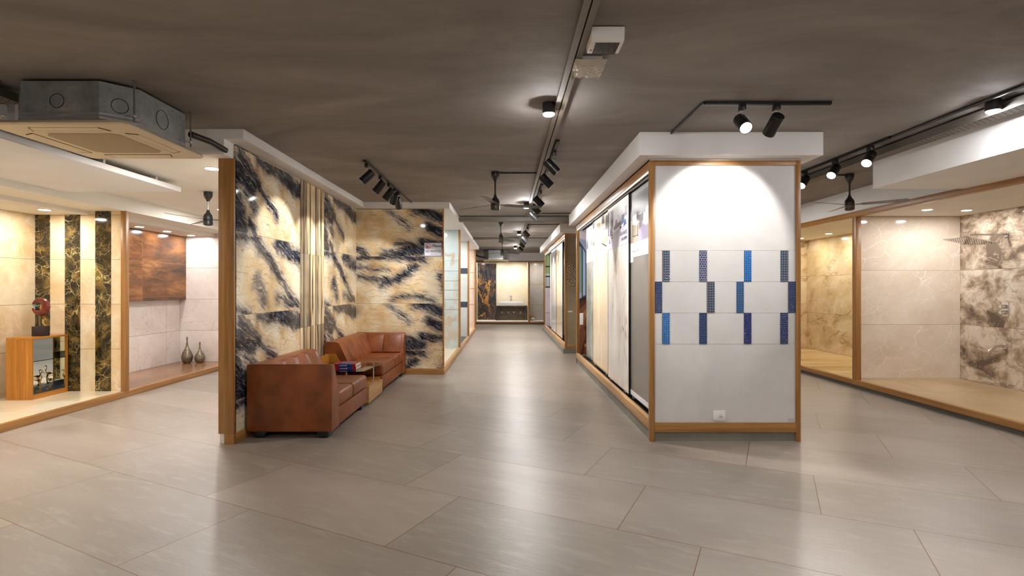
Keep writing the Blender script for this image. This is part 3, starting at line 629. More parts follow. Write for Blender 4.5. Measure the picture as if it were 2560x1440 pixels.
def display_block(name, label, x0, x1, y0, y1, zt, post, kick):
    r = thing(name, label, 'display stand', ((x0+x1)/2, (y0+y1)/2, 0))
    mb = MB(); mb.box(x0+.30, x1-.02, y0+.03, y1-.03, .0, ZB); mb.build('carcass', M['paint'], r)
    mb = MB(); mb.box(x0, x0+post, y0, y0+.06, 0, zt, .002); mb.build('corner_post', M['woodz'], r)
    mb = MB(); mb.box(x1-post, x1, y0, y0+.06, 0, zt, .002); mb.build('corner_post', M['woodz'], r)
    mb = MB(); mb.box(x0, x0+.05, y1-.06, y1, 0, zt, .002); mb.build('corner_post', M['woodz'], r)
    mb = MB(); mb.box(x0+post, x1-post, y0, y0+.05, zt-.046, zt, .002); mb.build('top_rail', M['woodx'], r)
    mb = MB(); mb.box(x0+post, x1-post, y0, y0+.05, kick, kick+.092, .002); mb.build('bottom_rail', M['woodx'], r)
    mb = MB(); mb.box(x0+post, x1-post, y0+.02, y0+.05, 0, kick); mb.box(x0+.012, x0+.05, y0+.06, y1-.06, 0, .102); mb.build('plinth', M['kick'], r)
    mb = MB(); mb.box(x0, x0+.05, y0+.06, y1-.06, .102, .20, .003); mb.build('side_rail', M['railoak'], r)
    mb = MB(); mb.box(x0, x0+.06, y0+.06, y1-.06, zt-.08, zt, .003); mb.build('side_top_rail', M['woody'], r)
    mb = MB(); mb.box(x0+.05, x0+.30, y0+.06, y1-.06, 0, .15); mb.build('track_bed', M['blackp'], r)
    for X in (x0+.06, x0+.11, x0+.16, x0+.21):
        mb = MB(); mb.box(X, X+.006, y0+.06, y1-.06, .15, .162); mb.box(X+.008, X+.032, y0+.06, y1-.06, zt-.095, zt-.066); mb.build('slide_track', M['alu'] if X < x0+.1 else M['black'], r)
    mb = MB(); mb.box(x0+.06, x0+.30, y0+.06, y1-.06, zt-.066, zt); mb.build('head_box', M['blackp'], r)
    mb = MB(); mb.box(x0+.014, x0+.024, y0+.06, y1-.06, zt-.090, zt-.081); mb.build('light_strip', M['strip'], r)
    mb = MB(); mb.box(x0, x1+.0, y0+.02, y1, zt, ZB); mb.box(x0-.0, x1, y0+.005, y1, zt, zt+.02); mb.build('top_fill', M['paint'], r)
    return r
blk = display_block('tile_display_stand', 'wood-framed display block with white end wall and blue accent tiles', 1.372, 2.81, 5.05, 10.39, 2.68, .046, .088)
mb = MB(); mb.box(1.418, 2.764, 5.064, 5.09, .18, 2.634)
ep = mb.build('end_panel', M['column'], blk)
mb = MB()
kx = 5.064/F; PX = lambda x: (x-1265)*kx; PZ = lambda y: H-(y-721)*kx
for y in (626, 704, 782, 860): mb.box(1.418, 2.764, 5.0632, 5.066, PZ(y)-.0008, PZ(y)+.0008)
mb.build('tile_joint', M['kick'], ep)
# blue relief tiles
def blue_tile_mat(name, base, dot, nx_, kind):
    t = NT(name, .18); X = t.xyz(); s = .071/nx_
    a = t.ma('DIVIDE', t.ma('SUBTRACT', X[0], 0.0), s); b = t.ma('DIVIDE', X[2], s*(1.0 if kind != 'star' else 1.0))
    if kind == 'dot2': b = t.ma('DIVIDE', b, .9); a = t.ma('ADD', a, t.ma('MULTIPLY', t.ma('MODULO', t.ma('FLOOR', b), 2.0), .5))
    fa = t.ma('SUBTRACT', t.ma('FRACT', a), .5); fb = t.ma('SUBTRACT', t.ma('FRACT', b), .5)
    if kind == 'square': d = t.ma('MAXIMUM', t.ma('ABSOLUTE', fa), t.ma('ABSOLUTE', fb)); m = t.mr(d, .38, .44, 1, 0)
    elif kind == 'star': d = t.ma('ADD', t.ma('ABSOLUTE', fa), t.ma('ABSOLUTE', fb)); m = t.mr(d, .38, .5, 1, 0)
    else: d = t.ma('SQRT', t.ma('ADD', t.ma('MULTIPLY', fa, fa), t.ma('MULTIPLY', fb, fb))); m = t.mr(d, .39, .45, 1, 0)
    t.bump(t.mr(d, .0, .45, 1, 0), .8, .006)
    return t.col(t.mix(m, srgb(base), srgb(dot)))
B = {'sq': blue_tile_mat('blue_square_relief', (96, 84, 70), (12, 66, 128), 4, 'square'), 'dots': blue_tile_mat('blue_dot_relief', (150, 126, 100), (16, 76, 150), 3, 'dot2'),
     'star': blue_tile_mat('bright_blue_star_relief', (60, 130, 190), (8, 52, 140), 4, 'star'), 'teal': blue_tile_mat('teal_square_relief', (150, 104, 70), (18, 88, 128), 3, 'square'),
     'navy': blue_tile_mat('navy_dot_relief', (60, 70, 110), (10, 34, 110), 5, 'dot'), 'mid': blue_tile_mat('mid_blue_relief', (110, 124, 140), (20, 80, 140), 4, 'square'), 'grey': blue_tile_mat('blue_dots_on_grey_relief', (84, 88, 92), (18, 56, 128), 3, 'dot2')}
for (xa, xb, ya, yb, k, c) in ((1656, 1674, 626, 704, 'teal', 'teal'), (1748, 1767, 626, 704, 'dots', ''), (1860, 1878, 626, 704, 'star', ''), (1951, 1970, 626, 704, 'teal', ''),
        (1637.5, 1655, 704, 782, 'sq', ''), (1767, 1786, 704, 782, 'teal', ''), (1841, 1859, 704, 782, 'mid', ''), (1970, 1988.5, 704, 782, 'sq', ''),
        (1655.5, 1674, 782, 860, 'star', ''), (1748, 1767, 782, 860, 'sq', ''), (1859.5, 1878, 782, 860, 'navy', ''), (1950.5, 1969.5, 782, 860, 'grey', '')):
    mb = MB(); mb.box(PX(xa), PX(xb), 5.057, 5.066, PZ(yb)+.001, PZ(ya)-.001, .001, 1); mb.build('decorative_tile', B[k], ep)
def switch(label, face, u0, u1, z0, z1, at, group=None, kind='h'):
    """wall plate facing -Y at depth `at`"""
    r = thing('wall_socket', label, 'socket', ((u0+u1)/2, at, z0), group)
    mb = MB(); mb.box(u0, u1, at-.012, at, z0, z1, .004, 2); mb.build('cover_plate', M['white'], r)
    w_, h_ = u1-u0, z1-z0
    if kind == 'h':
        mb = MB(); mb.box(u0+w_*.26, u0+w_*.47, at-.018, at-.010, z0+h_*.24, z0+h_*.73, .002); mb.build('rocker_switch', M['white'], r)
        mb = MB(); mb.box(u0+w_*.48, u0+w_*.82, at-.015, at-.010, z0+h_*.24, z0+h_*.73, .001); mb.build('socket_face', M['white'], r)
        mb = MB()
        for a, b, q in ((.62, .60, .003), (.55, .47, .003), (.69, .47, .003), (.55, .38, .004), (.69, .38, .004)):
            mb.lathe((u0+w_*a, at-.0145, z0+h_*b), [(q, 0), (q, .0012)], 10, (0, -1, 0))
        mb.build('socket_hole', M['hole'], r)
    else:
        for q in range(3):
            mb = MB(); mb.box(u0+w_*.25, u0+w_*.75, at-.016, at-.010, z0+h_*(.10+.29*q), z0+h_*(.32+.29*q), .001); mb.build('rocker_switch' if q < 2 else 'socket_face', M['white'], r)
    return r
switch('white socket and switch plate low on the white tile end wall with blue tiles', 'y', PX(1782), PX(1813), PZ(1051), PZ(1026), 5.064)
mb = MB(); mb.box(PX(1970), PX(1984), 5.0625, 5.064, PZ(1053), PZ(1046)); quickthing('price_sticker', mb, flat((196, 186, 196)), 'tiny pale price sticker at the lower right corner of the white tile end wall', 'sticker', (PX(1977), 5.063, PZ(1053)))
# boards of the near block
b1 = board('dark grey slab board with a grey lounge photo, nearest sliding board', 1.475, 5.12, 6.30, M['slab_grey'], pic_room_grey, (1.985, 2.572))
mb = MB(); mb.box(1.4725, 1.475, 5.14, 6.28, 1.82, 1.985); mb.box(1.4725, 1.475, 6.14, 6.28, 1.765, 1.82); mb.build('white_band', flat((226, 226, 230)), b1)
mb = MB(); mb.box(1.4725, 1.475, 5.14, 6.28, .215, .27); mb.build('foot_strip', flat((226, 226, 230)), b1)
text(b1, 'MP 600X1200', flat((120, 120, 126)), .045, (1.4715, 6.16, 1.87), SIDE, 'LEFT')
b2 = board('white veined slab board with a dining room photo, second sliding board', 1.45, 6.26, 7.54, M['slab_white'], pic_dining, (2.0, 2.572))
text(b2, 'HIGH WHITE', flat((70, 66, 76)), .07, (1.4435, 6.32, 2.12), SIDE, 'RIGHT'); text(b2, '600X1200MM', flat((70, 66, 76)), .055, (1.4435, 6.32, 2.055), SIDE, 'RIGHT')
b3 = board('beige wood-grain slab board with a tan living room photo, third from the white end wall', 1.475, 7.56, 9.0, M['slab_beige'], pic_livingtan, (1.96, 2.572))
b4 = board('grey-green stone slab board, farthest sliding board of the near display block', 1.50, 8.9, 9.90, M['slab_green'], pic_pale, (1.93, 2.572))
# end poster of the near block (facing the camera)
def frontpic(name, label, x0, x1, y, z0, z1, bg, shapes, origin, group=None):
    cols = [bg]; mb = MB(); mb.box(x0, x1, y, y+.01, z0, z1, mi=0)
    for k, (c, pts) in enumerate(shapes):
        if c not in cols: cols.append(c)
        mb.poly([(x0+u*(x1-x0), y-.0005-.00015*k, z0+v*(z1-z0)) for u, v in pts], cols.index(c))
    return tag(mb.build(name, [flat(c, .3) for c in cols], None, origin, smooth=0), label, 'poster', group)
wd = (116, 70, 46); wd2 = (84, 44, 30)
frontpic('window_poster', 'tall poster of glazed doors and timber floor ending the near display block', 1.425, 1.665, 10.30, .17, 2.58, wd,
    [((206, 196, 204), [(0, .62), (1, .50), (1, 1), (0, 1)]), ((150, 160, 190), [(0, .45), (1, .52), (1, .90), (0, .94)]), ((64, 58, 78), [(0, .87), (1, .72), (1, .76), (0, .92)]), ((112, 140, 130), [(.02, .50), (.22, .50), (.22, .86), (.02, .88)]),
     ((152, 176, 206), [(.28, .48), (.50, .48), (.50, .82), (.28, .86)]), ((56, 48, 64), R4(.20, .42, .28, .88)), ((56, 48, 64), R4(.50, .42, .56, .82)), ((126, 142, 116), R4(.58, .48, .74, .78)), ((56, 48, 64), R4(.74, .46, .79, .78)),
     ((48, 34, 40), [(0, .40), (1, .46), (1, .49), (0, .45)]), (wd2, [(0, .36), (.9, .46), (0, .42)]), ((150, 98, 66), [(0, .20), (1, .40), (1, .44), (0, .30)]), (wd2, [(.1, .0), (.6, .20), (.65, .14), (.3, 0)]), ((60, 30, 24), [(.4, .22), (1, .34), (1, .30), (.5, .18)]), ((178, 130, 96), [(.4, .08), (1, .14), (1, .11), (.45, .06)])],
    (1.53, 10.30, .17))
switch('tall white switch plate on the timber-floor poster', 'y', 1.43, 1.50, .755, .98, 10.30, None, 'v')

# second block farther down the corridor
blk2 = display_block('tile_display_stand', 'second wood-framed display block with a taupe end panel, farther along the corridor', 1.325, 2.80, 11.94, 18.3, 2.70, .055, .10)
mb = MB(); mb.box(1.38, 2.745, 11.955, 11.98, .19, 2.654); mb.build('end_panel', M['taupe'], blk2)
mb = MB(); mb.box(1.285, 1.325, 11.90, 18.8, 0, .10); mb.box(1.325, 2.80, 11.90, 11.94, 0, .10); mb.build('plinth', M['kick'], blk2)
mb = MB(); mb.prism([(1.38, 11.955, 2.075), (1.62, 11.955, 1.915), (1.62, 11.955, 1.43), (1.38, 11.955, 1.60)], (0, -.012, 0))
t = NT('hexagon_pattern_tile', .35); X = t.xyz(); vv = t.n('ShaderNodeTexVoronoi'); vv.feature = 'F1'; t.put(vv.inputs['Vector'], t.pos()); vv.inputs['Scale'].default_value = 13; vv.inputs['Randomness'].default_value = .25
k = t.ma('FRACT', t.ma('MULTIPLY', vv.outputs['Distance'], 3.4)); t.col(t.mix(t.mr(k, .4, .5), srgb(216, 200, 170), srgb(98, 78, 56))); M['hexa'] = t.m
quickthing('patterned_tile', mb, M['hexa'], 'slanted hexagon-patterned tile panel on the taupe end panel', 'tile', (1.5, 11.95, 1.5))
mb = MB(); mb.box(1.40, 1.50, 11.950, 11.955, .925, .955); quickthing('price_sticker', mb, M['white'], 'small white label strip on the taupe end panel', 'sticker', (1.45, 11.95, .92))
board('pale slab board, nearest sliding board of the second display block', 1.46, 12.0, 13.2, M['slab_pale'], None, zt=2.60, zb=.205)
board('beige slab board with a lit kitchen print, second sliding board of the far block', 1.40, 13.15, 14.75, M['slab_beige'], None, zt=2.60, zb=.205)
board('whitish slab board, third sliding board of the second display block', 1.40, 14.80, 16.4, M['slab_pale'], None, zt=2.60, zb=.205)
board('narrow-looking white slab board, farthest sliding board of the second display block', 1.46, 16.3, 17.6, M['slab_white'], None, zt=2.60, zb=.205)
frontpic('window_poster', 'poster of a black-framed window above a pale wall, deep in the corridor', 1.35, 1.6, 18.22, .17, 2.60, (196, 188, 196),
    [((150, 176, 120), R4(0, .72, 1, 1)), ((196, 206, 214), R4(0, .55, 1, .74)), ((30, 30, 34), R4(.0, .55, .04, 1)), ((30, 30, 34), R4(.18, .55, .24, 1)), ((30, 30, 34), R4(.52, .55, .58, 1)), ((30, 30, 34), R4(0, .69, 1, .71)), ((30, 30, 34), R4(0, .83, 1, .85)), ((30, 30, 34), R4(0, .54, 1, .56)),
     ((206, 160, 160), [(0, .40), (1, .44), (1, .45), (0, .41)]), ((150, 130, 140), R4(0, .18, 1, .19))], (1.47, 18.22, .17))
# white bulkheads above the two blocks
mb = MB(); mb.box(1.239, 2.933, 4.90, 10.42, 2.692, ZC-.0005); struct('ceiling_bulkhead_block', mb, M['paint'], 'white bulkhead over the near display block')
mb = MB(); mb.box(1.206, 2.933, 11.84, 18.9, 2.711, ZC-.0005); struct('ceiling_bulkhead_far_block', mb, M['paint'], 'white bulkhead over the second display block')

# ---------------------------------------------------------------- lounge: sofas, side table, books, sign
def padded(mb, path, y0, y1, seams, puff=.022, ny=56, open_=False):
    """sweep an x-z path along Y; channels between seams bulge out"""
    P = [Vector(p) for p in path]; n = len(P)
    nor = []
    for i in range(n):
        d = P[min(i+1, n-1)]-P[max(i-1, 0)]; nor.append(Vector((-d.z, 0, d.x)).normalized()*-1)
    ys = sorted(set([y0+(y1-y0)*k/ny for k in range(ny+1)]))
    bounds = [y0]+list(seams)+[y1]
    rows = []
    for y in ys:
        for a, b in zip(bounds, bounds[1:]):
            if a-1e-6 <= y <= b+1e-6: s_ = (y-a)/(b-a)
        k = (1-abs(2*s_-1)**5)
        rows.append([mb.bm.verts.new(P[i]+Vector((0, y, 0))+nor[i]*puff*(k-1)*(1 if 5 < i < n-1 else 0)) for i in range(n)])
    for r0, r1 in zip(rows, rows[1:]):
        for i in range(n-1): mb.bm.faces.new([r0[i], r0[i+1], r1[i+1], r1[i]])
    mb.bm.faces.new(rows[0][::-1]); mb.bm.faces.new(rows[-1])
    bmesh.ops.recalc_face_normals(mb.bm, faces=mb.bm.faces[:])
def lounge_sofa(label, y0, y1, arm_at, seat_split, back_seams):
    r = thing('sofa', label, 'sofa', (-2.1, (y0+y1)/2, 0))
    s = 1 if arm_at == 'near' else -1
    ya = y0 if s > 0 else y1                      # outer face of the arm
    x0, x1 = -2.520, -1.70
    inner = ya+s*.235
    mb = MB(); mb.prism([(x0, ya, .066), (x0, ya+s*.24, .066), (x0, ya+s*.24, .40), (x0, ya+s*.095, .705), (x0, ya+s*.08, .716), (x0, ya, .716)], (x1-x0+.008, 0, 0), .014, 3)
    if s < 0:
        pass
    mb.build('armrest', M['leather'], r)
    # piping along the arm's outline
    mb = MB(); e = .004
    mb.tube([(x1+.004, ya+s*.006, .075), (x1+.004, ya+s*.006, .708), (x1-.01, ya+s*.012, .716), (x0+.01, ya+s*.012, .718)], .005, 6); mb.build('piping', M['leather'], r)
    if s < 0:   # two upright channels on the inner side of the arm
        for xa, xb in ((-2.30, -2.03), (-2.03, -1.735)):
            mb = MB(); mb.prism([(xa+.002, ya-.235, .40), (xa+.002, ya-.25, .42), (xa+.002, ya-.115, .69), (xa+.002, ya-.09, .70), (xa+.002, ya-.09, .40)], (xb-xa-.004, 0, 0), .012, 3); mb.build('arm_cushion', M['leather'], r)
    yb0, yb1 = (ya+.03, y1) if s > 0 else (y0, ya-.03)
    mb = MB(); padded(mb, [(-2.520, 0, .07), (-2.520, 0, .69), (-2.512, 0, .711), (-2.49, 0, .718), (-2.37, 0, .718), (-2.345, 0, .711), (-2.333, 0, .69), (-2.29, 0, .60), (-2.235, 0, .48), (-2.20, 0, .405), (-2.20, 0, .07)], yb0, yb1, back_seams); mb.build('backrest', M['leather'], r)
    ys0, ys1 = (inner-.01, y1) if s > 0 else (y0, inner+.01)
    for a, b in zip([ys0]+[seat_split], [seat_split]+[ys1]):
        mb = MB(); mb.box(-2.24, x1, a+.001, b-.001, .246, .405, .042, 4); mb.build('seat_cushion', M['leather'], r)
    mb = MB(); mb.box(-2.24, x1-.008, ys0, ys1, .066, .246, .012, 2); mb.build('base', M['leather'], r)
    for xx in (-2.46, -1.84):
        for yy in (y0+.02, y1-.16):
            mb = MB(); mb.box(xx, xx+.11, yy, yy+.12, .01, .066, .003); mb.box(xx+.015, xx+.035, yy+.01, yy+.03, 0, .01); mb.box(xx+.075, xx+.095, yy+.01, yy+.03, 0, .01); mb.build('foot', M['black'], r)
    return r
lounge_sofa('brown leather sofa nearest the camera, armrest towards the camera', 5.145, 6.50, 'near', 5.91, (5.60, 5.88, 6.20))
lounge_sofa('brown leather sofa beyond the side table, against the back marble wall', 7.34, 8.94, 'far', 8.13, (7.66, 7.98, 8.30, 8.58))
r = thing('side_table', 'wooden side table with a dark glass top between the two brown sofas', 'table', (-2.05, 6.92, 0))
mb = MB(); mb.box(-2.44, -1.74, 6.53, 7.31, .03, .244, .002); mb.build('cabinet_box', M['teaky'], r)
mb = MB(); mb.box(-1.74, -1.705, 6.60, 7.31, .03, .175, .003); mb.prism([(-1.74, 6.60, .175), (-1.74, 6.60, .235), (-1.74, 6.62, .243), (-1.74, 6.98, .243), (-1.74, 7.05, .21), (-1.74, 7.31, .21), (-1.74, 7.31, .175)], (.035, 0, 0)); mb.build('drawer', M['railoak'], r)
mb = MB(); mb.box(-2.42, -1.76, 6.56, 7.28, 0, .03); mb.build('plinth', M['black'], r)
mb = MB(); mb.prism([(-2.45, 6.52, .425), (-2.45, 7.32, .425), (-1.74, 7.32, .425), (-1.70, 7.28, .425), (-1.76, 6.56, .425), (-1.80, 6.52, .425)], (0, 0, .010)); mb.build('glass_top', M['smoke'], r)
mb = MB(); mb.lathe((-1.80, 7.18, .244), [(.012, 0), (.012, .20), (.016, .2), (.016, .205)], 16); mb.build('chrome_post', M['chrome'], r)
mb = MB(); mb.lathe((-2.0, 6.62, .244), [(.012, 0), (.012, .181)], 16); mb.build('chrome_post', M['chrome'], r)
mb = MB(); mb.prism([(-2.50, 7.31, .244), (-2.50, 7.31, .555), (-2.355, 7.31, .555), (-2.285, 7.31, .43), (-2.34, 7.31, .244)], (0, .018, 0)); mb.build('side_board', M['teakz'], r)
mb = MB(); mb.prism([(-2.44, 6.62, .244), (-2.44, 6.62, .47), (-2.44, 6.70, .555), (-2.44, 7.31, .555), (-2.44, 7.31, .244)], (-.018, 0, 0)); mb.build('back_board', M['teakz'], r)
def book(label, z, dx):
    b = thing('book', label, 'book', (-2.02+dx, 6.80, z), 'books on the side table')
    x0, x1, y0, y1 = -2.175+dx, -1.885+dx, 6.66, 6.90
    mb = MB(); mb.box(x0+.004, x1-.002, y0+.006, y1-.004, z+.003, z+.034); mb.build('pages', flat((232, 226, 214)), b)
    mb = MB(); mb.box(x0, x1, y0, y1, z, z+.003); mb.box(x0, x1, y0, y1, z+.034, z+.037); mb.box(x0, x0+.075, y0-.001, y0+.003, z, z+.037); mb.box(x1-.045, x1, y0-.001, y0+.003, z, z+.037); mb.build('red_cover', flat((168, 34, 40), .25), b)
    mb = MB(); mb.box(x0+.075, x1-.045, y0-.0012, y0+.003, z, z+.037); mb.box(x0+.06, x1-.06, y0, y1-.05, z+.037, z+.0374); mb.build('blue_panel', flat((36, 50, 130), .25), b)
    text(b, 'omnicell', flat((226, 226, 236)), .028, (x0+.085, y0-.0014, z+.011), FRONT, 'LEFT', bold=.0006)
    text(b, 'SELECTION', flat((96, 190, 220)), .012, (x0+.185, y0-.0014, z+.02), FRONT, 'LEFT')
book('red and blue hardback book lying under another on the glass side table', .435, .0); book('red and blue hardback book on top of the stack on the glass side table', .4725, -.006)
# no-photos sign
sg = thing('notice_sign', 'white blue-bordered sign reading Please NO PHOTOS Thank You on the lounge marble', 'sign', (-1.24, 9.0, 2.0))
sy = 9.0; q = sy/F; SX = lambda x: (x-1265)*q; SZ = lambda y: H-(y-721)*q
mb = MB(); mb.box(SX(1060.2), SX(1105), sy-.006, sy, SZ(641), SZ(606.5)); mb.build('blue_border', flat((104, 128, 196)), sg)
mb = MB(); mb.box(SX(1061.8), SX(1103.8), sy-.0075, sy-.006, SZ(639.3), SZ(608)); mb.build('white_panel', flat((236, 236, 246)), sg)
NV = flat((36, 36, 100)); RD = flat((196, 50, 66))
text(sg, 'Please', NV, .068, (SX(1091.5), sy-.008, SZ(617.8)), FRONT, shear=.35, bold=.001, xs=.95)
text(sg, 'NO PHOTOS', NV, .050, (SX(1083.2), sy-.008, SZ(631)), FRONT, bold=.001, xs=.88)
text(sg, 'Thank You', NV, .028, (SX(1083.5), sy-.008, SZ(636.6)), FRONT, shear=.35, xs=.9)
mb = MB(); c = (SX(1070.5), sy-.008, SZ(616)); n = 32; ro, ri = .048, .041
vs = [[mb.bm.verts.new((c[0]+rr*math.cos(2*PI*k/n), c[1], c[2]+rr*math.sin(2*PI*k/n))) for k in range(n)] for rr in (ro, ri)]
for k in range(n): mb.bm.faces.new([vs[0][k], vs[0][(k+1) % n], vs[1][(k+1) % n], vs[1][k]])
a = math.radians(-40); d = Vector((math.cos(a), 0, math.sin(a))); e = Vector((-d.z, 0, d.x))*.005
mb.poly([Vector(c)-d*.044-e, Vector(c)+d*.044-e, Vector(c)+d*.044+e, Vector(c)-d*.044+e]); mb.build('prohibition_ring', RD, sg, smooth=0)
mb = MB(); mb.box(c[0]-.036, c[0]+.004, c[1]+.0002, c[1]+.0008, c[2]-.034, c[2]-.006); mb.box(c[0]-.025, c[0]-.007, c[1]+.0002, c[1]+.0008, c[2]-.006, c[2]+.0); mb.build('camera_symbol', flat((52, 46, 40)), sg)
mb = MB(); mb.lathe((c[0]-.016, c[1]+.0003, c[2]-.02), [(.009, 0), (.009, .0003)], 16, (0, -1, 0)); mb.build('lens_symbol', flat((230, 220, 216)), sg)

# ---------------------------------------------------------------- left display: cabinet, sculpture, cranes, vases
r = thing('display_cabinet', 'teak corner cabinet with mirrored inside and glass shelf on the left platform', 'cabinet', (-6.02, 6.82, .08))
X0, X1, Y0, Y1, Z0, Z1 = -6.18, -5.86, 6.55, 7.09, .08, .825
mb = MB(); mb.box(X0, X1, Y0, Y0+.022, Z0, Z1); mb.build('front_panel', M['teakz'], r)
mb = MB(); mb.box(X0, X1, Y1-.022, Y1, Z0, Z1); mb.build('rear_panel', M['teakz'], r)
mb = MB(); mb.box(X0, X1+.002, Y0-.002, Y1, Z1, Z1+.024, .002); mb.build('top', M['teaky'], r)
mb = MB(); mb.box(X0, X1, Y0+.022, Y1-.022, Z0, Z0+.06); mb.build('base_rail', M['teaky'], r)
mb = MB(); mb.box(X0, X0+.018, Y0+.022, Y1-.022, Z0+.06, Z1); mb.build('back_panel', M['teakz'], r)
mb = MB(); mb.box(X0+.018, X0+.022, Y0+.022, Y1-.026, Z0+.06, Z1); mb.box(X0+.018, X1-.02, Y1-.028, Y1-.022, Z0+.06, Z1); mb.box(X0+.018, X1-.02, Y0+.022, Y0+.026, Z0+.06, Z1); mb.build('mirror_lining', M['mirror'], r)
mb = MB(); mb.box(X0+.022, X1-.02, Y0+.026, Y1-.028, Z0+.06, Z0+.064); mb.build('floor_lining', M['slate'], r)
mb = MB(); mb.box(X0+.023, X1-.005, Y0+.027, Y1-.029, .545, .553); mb.build('glass_shelf', M['glass'], r)
s = thing('ring_sculpture', 'maroon crescent sculpture with brass core on a dark block, on the teak cabinet', 'sculpture', (-5.97, 6.80, .849))
cx, cy, cz = -5.97, 6.80, .849
mb = MB(); mb.box(cx-.075, cx+.075, cy-.05, cy+.05, cz, cz+.125, .004); mb.build('block', M['slatewood'], s)
for dx in (-.03, .015):
    mb = MB(); mb.tube([(cx+dx-.01, cy, cz+.12), (cx+dx-.008, cy, cz+.27)], .006); mb.build('rod', M['black'], s)
mb = MB(); C0 = Vector((cx, cy, cz+.375)); n = 48; a0, a1 = math.radians(190), math.radians(190+330); ring = []
for i in range(n+1):
    q = i/n; a = a1+(a0-a1)*q; wd_ = .012+.038*math.sin(PI*min(1, q*1.02))**.7; rr = .115-wd_*.9
    cc = C0+Vector((math.cos(a)*rr, 0, math.sin(a)*rr)); u_ = Vector((math.cos(a), 0, math.sin(a)))
    ring.append([mb.bm.verts.new(cc+u_*math.cos(k*PI/4)*wd_+Vector((0, math.sin(k*PI/4)*wd_*.7, 0))) for k in range(8)])
for p_, q_ in zip(ring, ring[1:]):
    for k in range(8): mb.bm.faces.new([p_[k], p_[(k+1) % 8], q_[(k+1) % 8], q_[k]])
mb.bm.faces.new(ring[0][::-1]); mb.bm.faces.new(ring[-1]); bmesh.ops.recalc_face_normals(mb.bm, faces=mb.bm.faces[:]); mb.build('crescent', M['maroon'], s)
mb = MB(); mb.sphere((cx+.025, cy, cz+.365), (.035, .02, .045)); mb.build('brass_core', M['brass'], s)
mb = MB(); mb.sphere((cx-.062, cy, cz+.385), (.024, .016, .016)); mb.sphere((cx-.088, cy, cz+.395), (.012, .01, .012)); mb.prism([(cx-.098, cy, cz+.392), (cx-.118, cy, cz+.405), (cx-.096, cy, cz+.40)], (0, .004, 0)); mb.build('bird', M['bluefig'], s)
mb = MB(); mb.tube([(cx-.05, cy, cz+.39), (cx, cy, cz+.40), (cx+.03, cy, cz+.41)], .003, 6); mb.build('wire', M['chrome'], s)
def crane(label, x, y, z, s_, h):
    r = thing('crane_figurine', label, 'figurine', (x, y, z), 'brass cranes')
    P = lambda a, b, c: (x+s_*a, y+b, z+c*h)
    mb = MB(); mb.lathe((x, y, z), [(.036, 0), (.030, .006), (.010, .018), (.006, .022)], 16); mb.build('base', M['brass'], r)
    mb = MB(); mb.tube([P(0, 0, .02), P(.004, 0, .09), P(-.006, 0, .14)], [.004, .004, .006], 8); mb.tube([P(.006, .006, .02), P(.012, .006, .09), P(.0, .004, .14)], [.004, .004, .006], 8); mb.build('legs', M['brass'], r)
    mb = MB(); mb.sphere(P(-.012, 0, .155), (.036, .018, .018)); mb.prism([P(-.03, -.004, .168), P(-.085, -.004, .150), P(-.035, -.004, .142)], (0, .008, 0)); mb.build('body', M['brass'], r)
    mb = MB(); mb.tube([P(.014, 0, .160), P(.030, 0, .19), P(.018, 0, .22), P(.012, 0, .25), P(.026, 0, .268), P(.040, 0, .262), P(.065, 0, .245)], [.009, .006, .005, .005, .007, .005, .001], 8); mb.build('neck', M['brass'], r)
    return r
crane('brass crane figurine in the mirrored cabinet, nearer the camera', -5.965, 6.78, .144, 1, .92); crane('brass crane figurine in the mirrored cabinet, farther from the camera', -5.975, 6.94, .144, -1, .80)
def vase(label, x, y, h, rad):
    r = thing('bottle_vase', label, 'vase', (x, y, .08), 'bronze bottle vases')
    mb = MB(); mb.lathe((x, y, .08), [(rad*.55, 0), (rad*.8, h*.06), (rad, h*.2), (rad*.98, h*.28), (rad*.75, h*.42), (rad*.4, h*.55), (rad*.22, h*.64)], 32); mb.build('body', M['vase'], r)
    mb = MB(); mb.lathe((x, y, .08), [(rad*.22, h*.64), (rad*.13, h*.8), (rad*.14, h), (rad*.09, h), (rad*.08, h*.8)], 24); mb.build('neck', M['vase'], r)
vase('taller bronze bottle vase with a woven pattern on the alcove floor', -5.885, 9.78, .485, .098); vase('shorter bronze bottle vase beside the taller one in the alcove', -5.685, 9.84, .385, .088)
mb = MB(); mb.box(-6.15, -6.03, 7.216, 9.988, 1.25, 2.433); quickthing('wall_panel', mb, M['rust_panel'], 'rust-brown wood-look tile panel mounted on the alcove side wall', 'wall panel', (-6.1, 8.6, 1.25))
mb = MB(); mb.box(-5.20, -5.165, 7.108, 7.111, .09, .12); quickthing('price_sticker', mb, M['white'], 'small white sticker at the foot of the cream marble beside the wooden post', 'sticker', (-5.18, 7.11, .09))

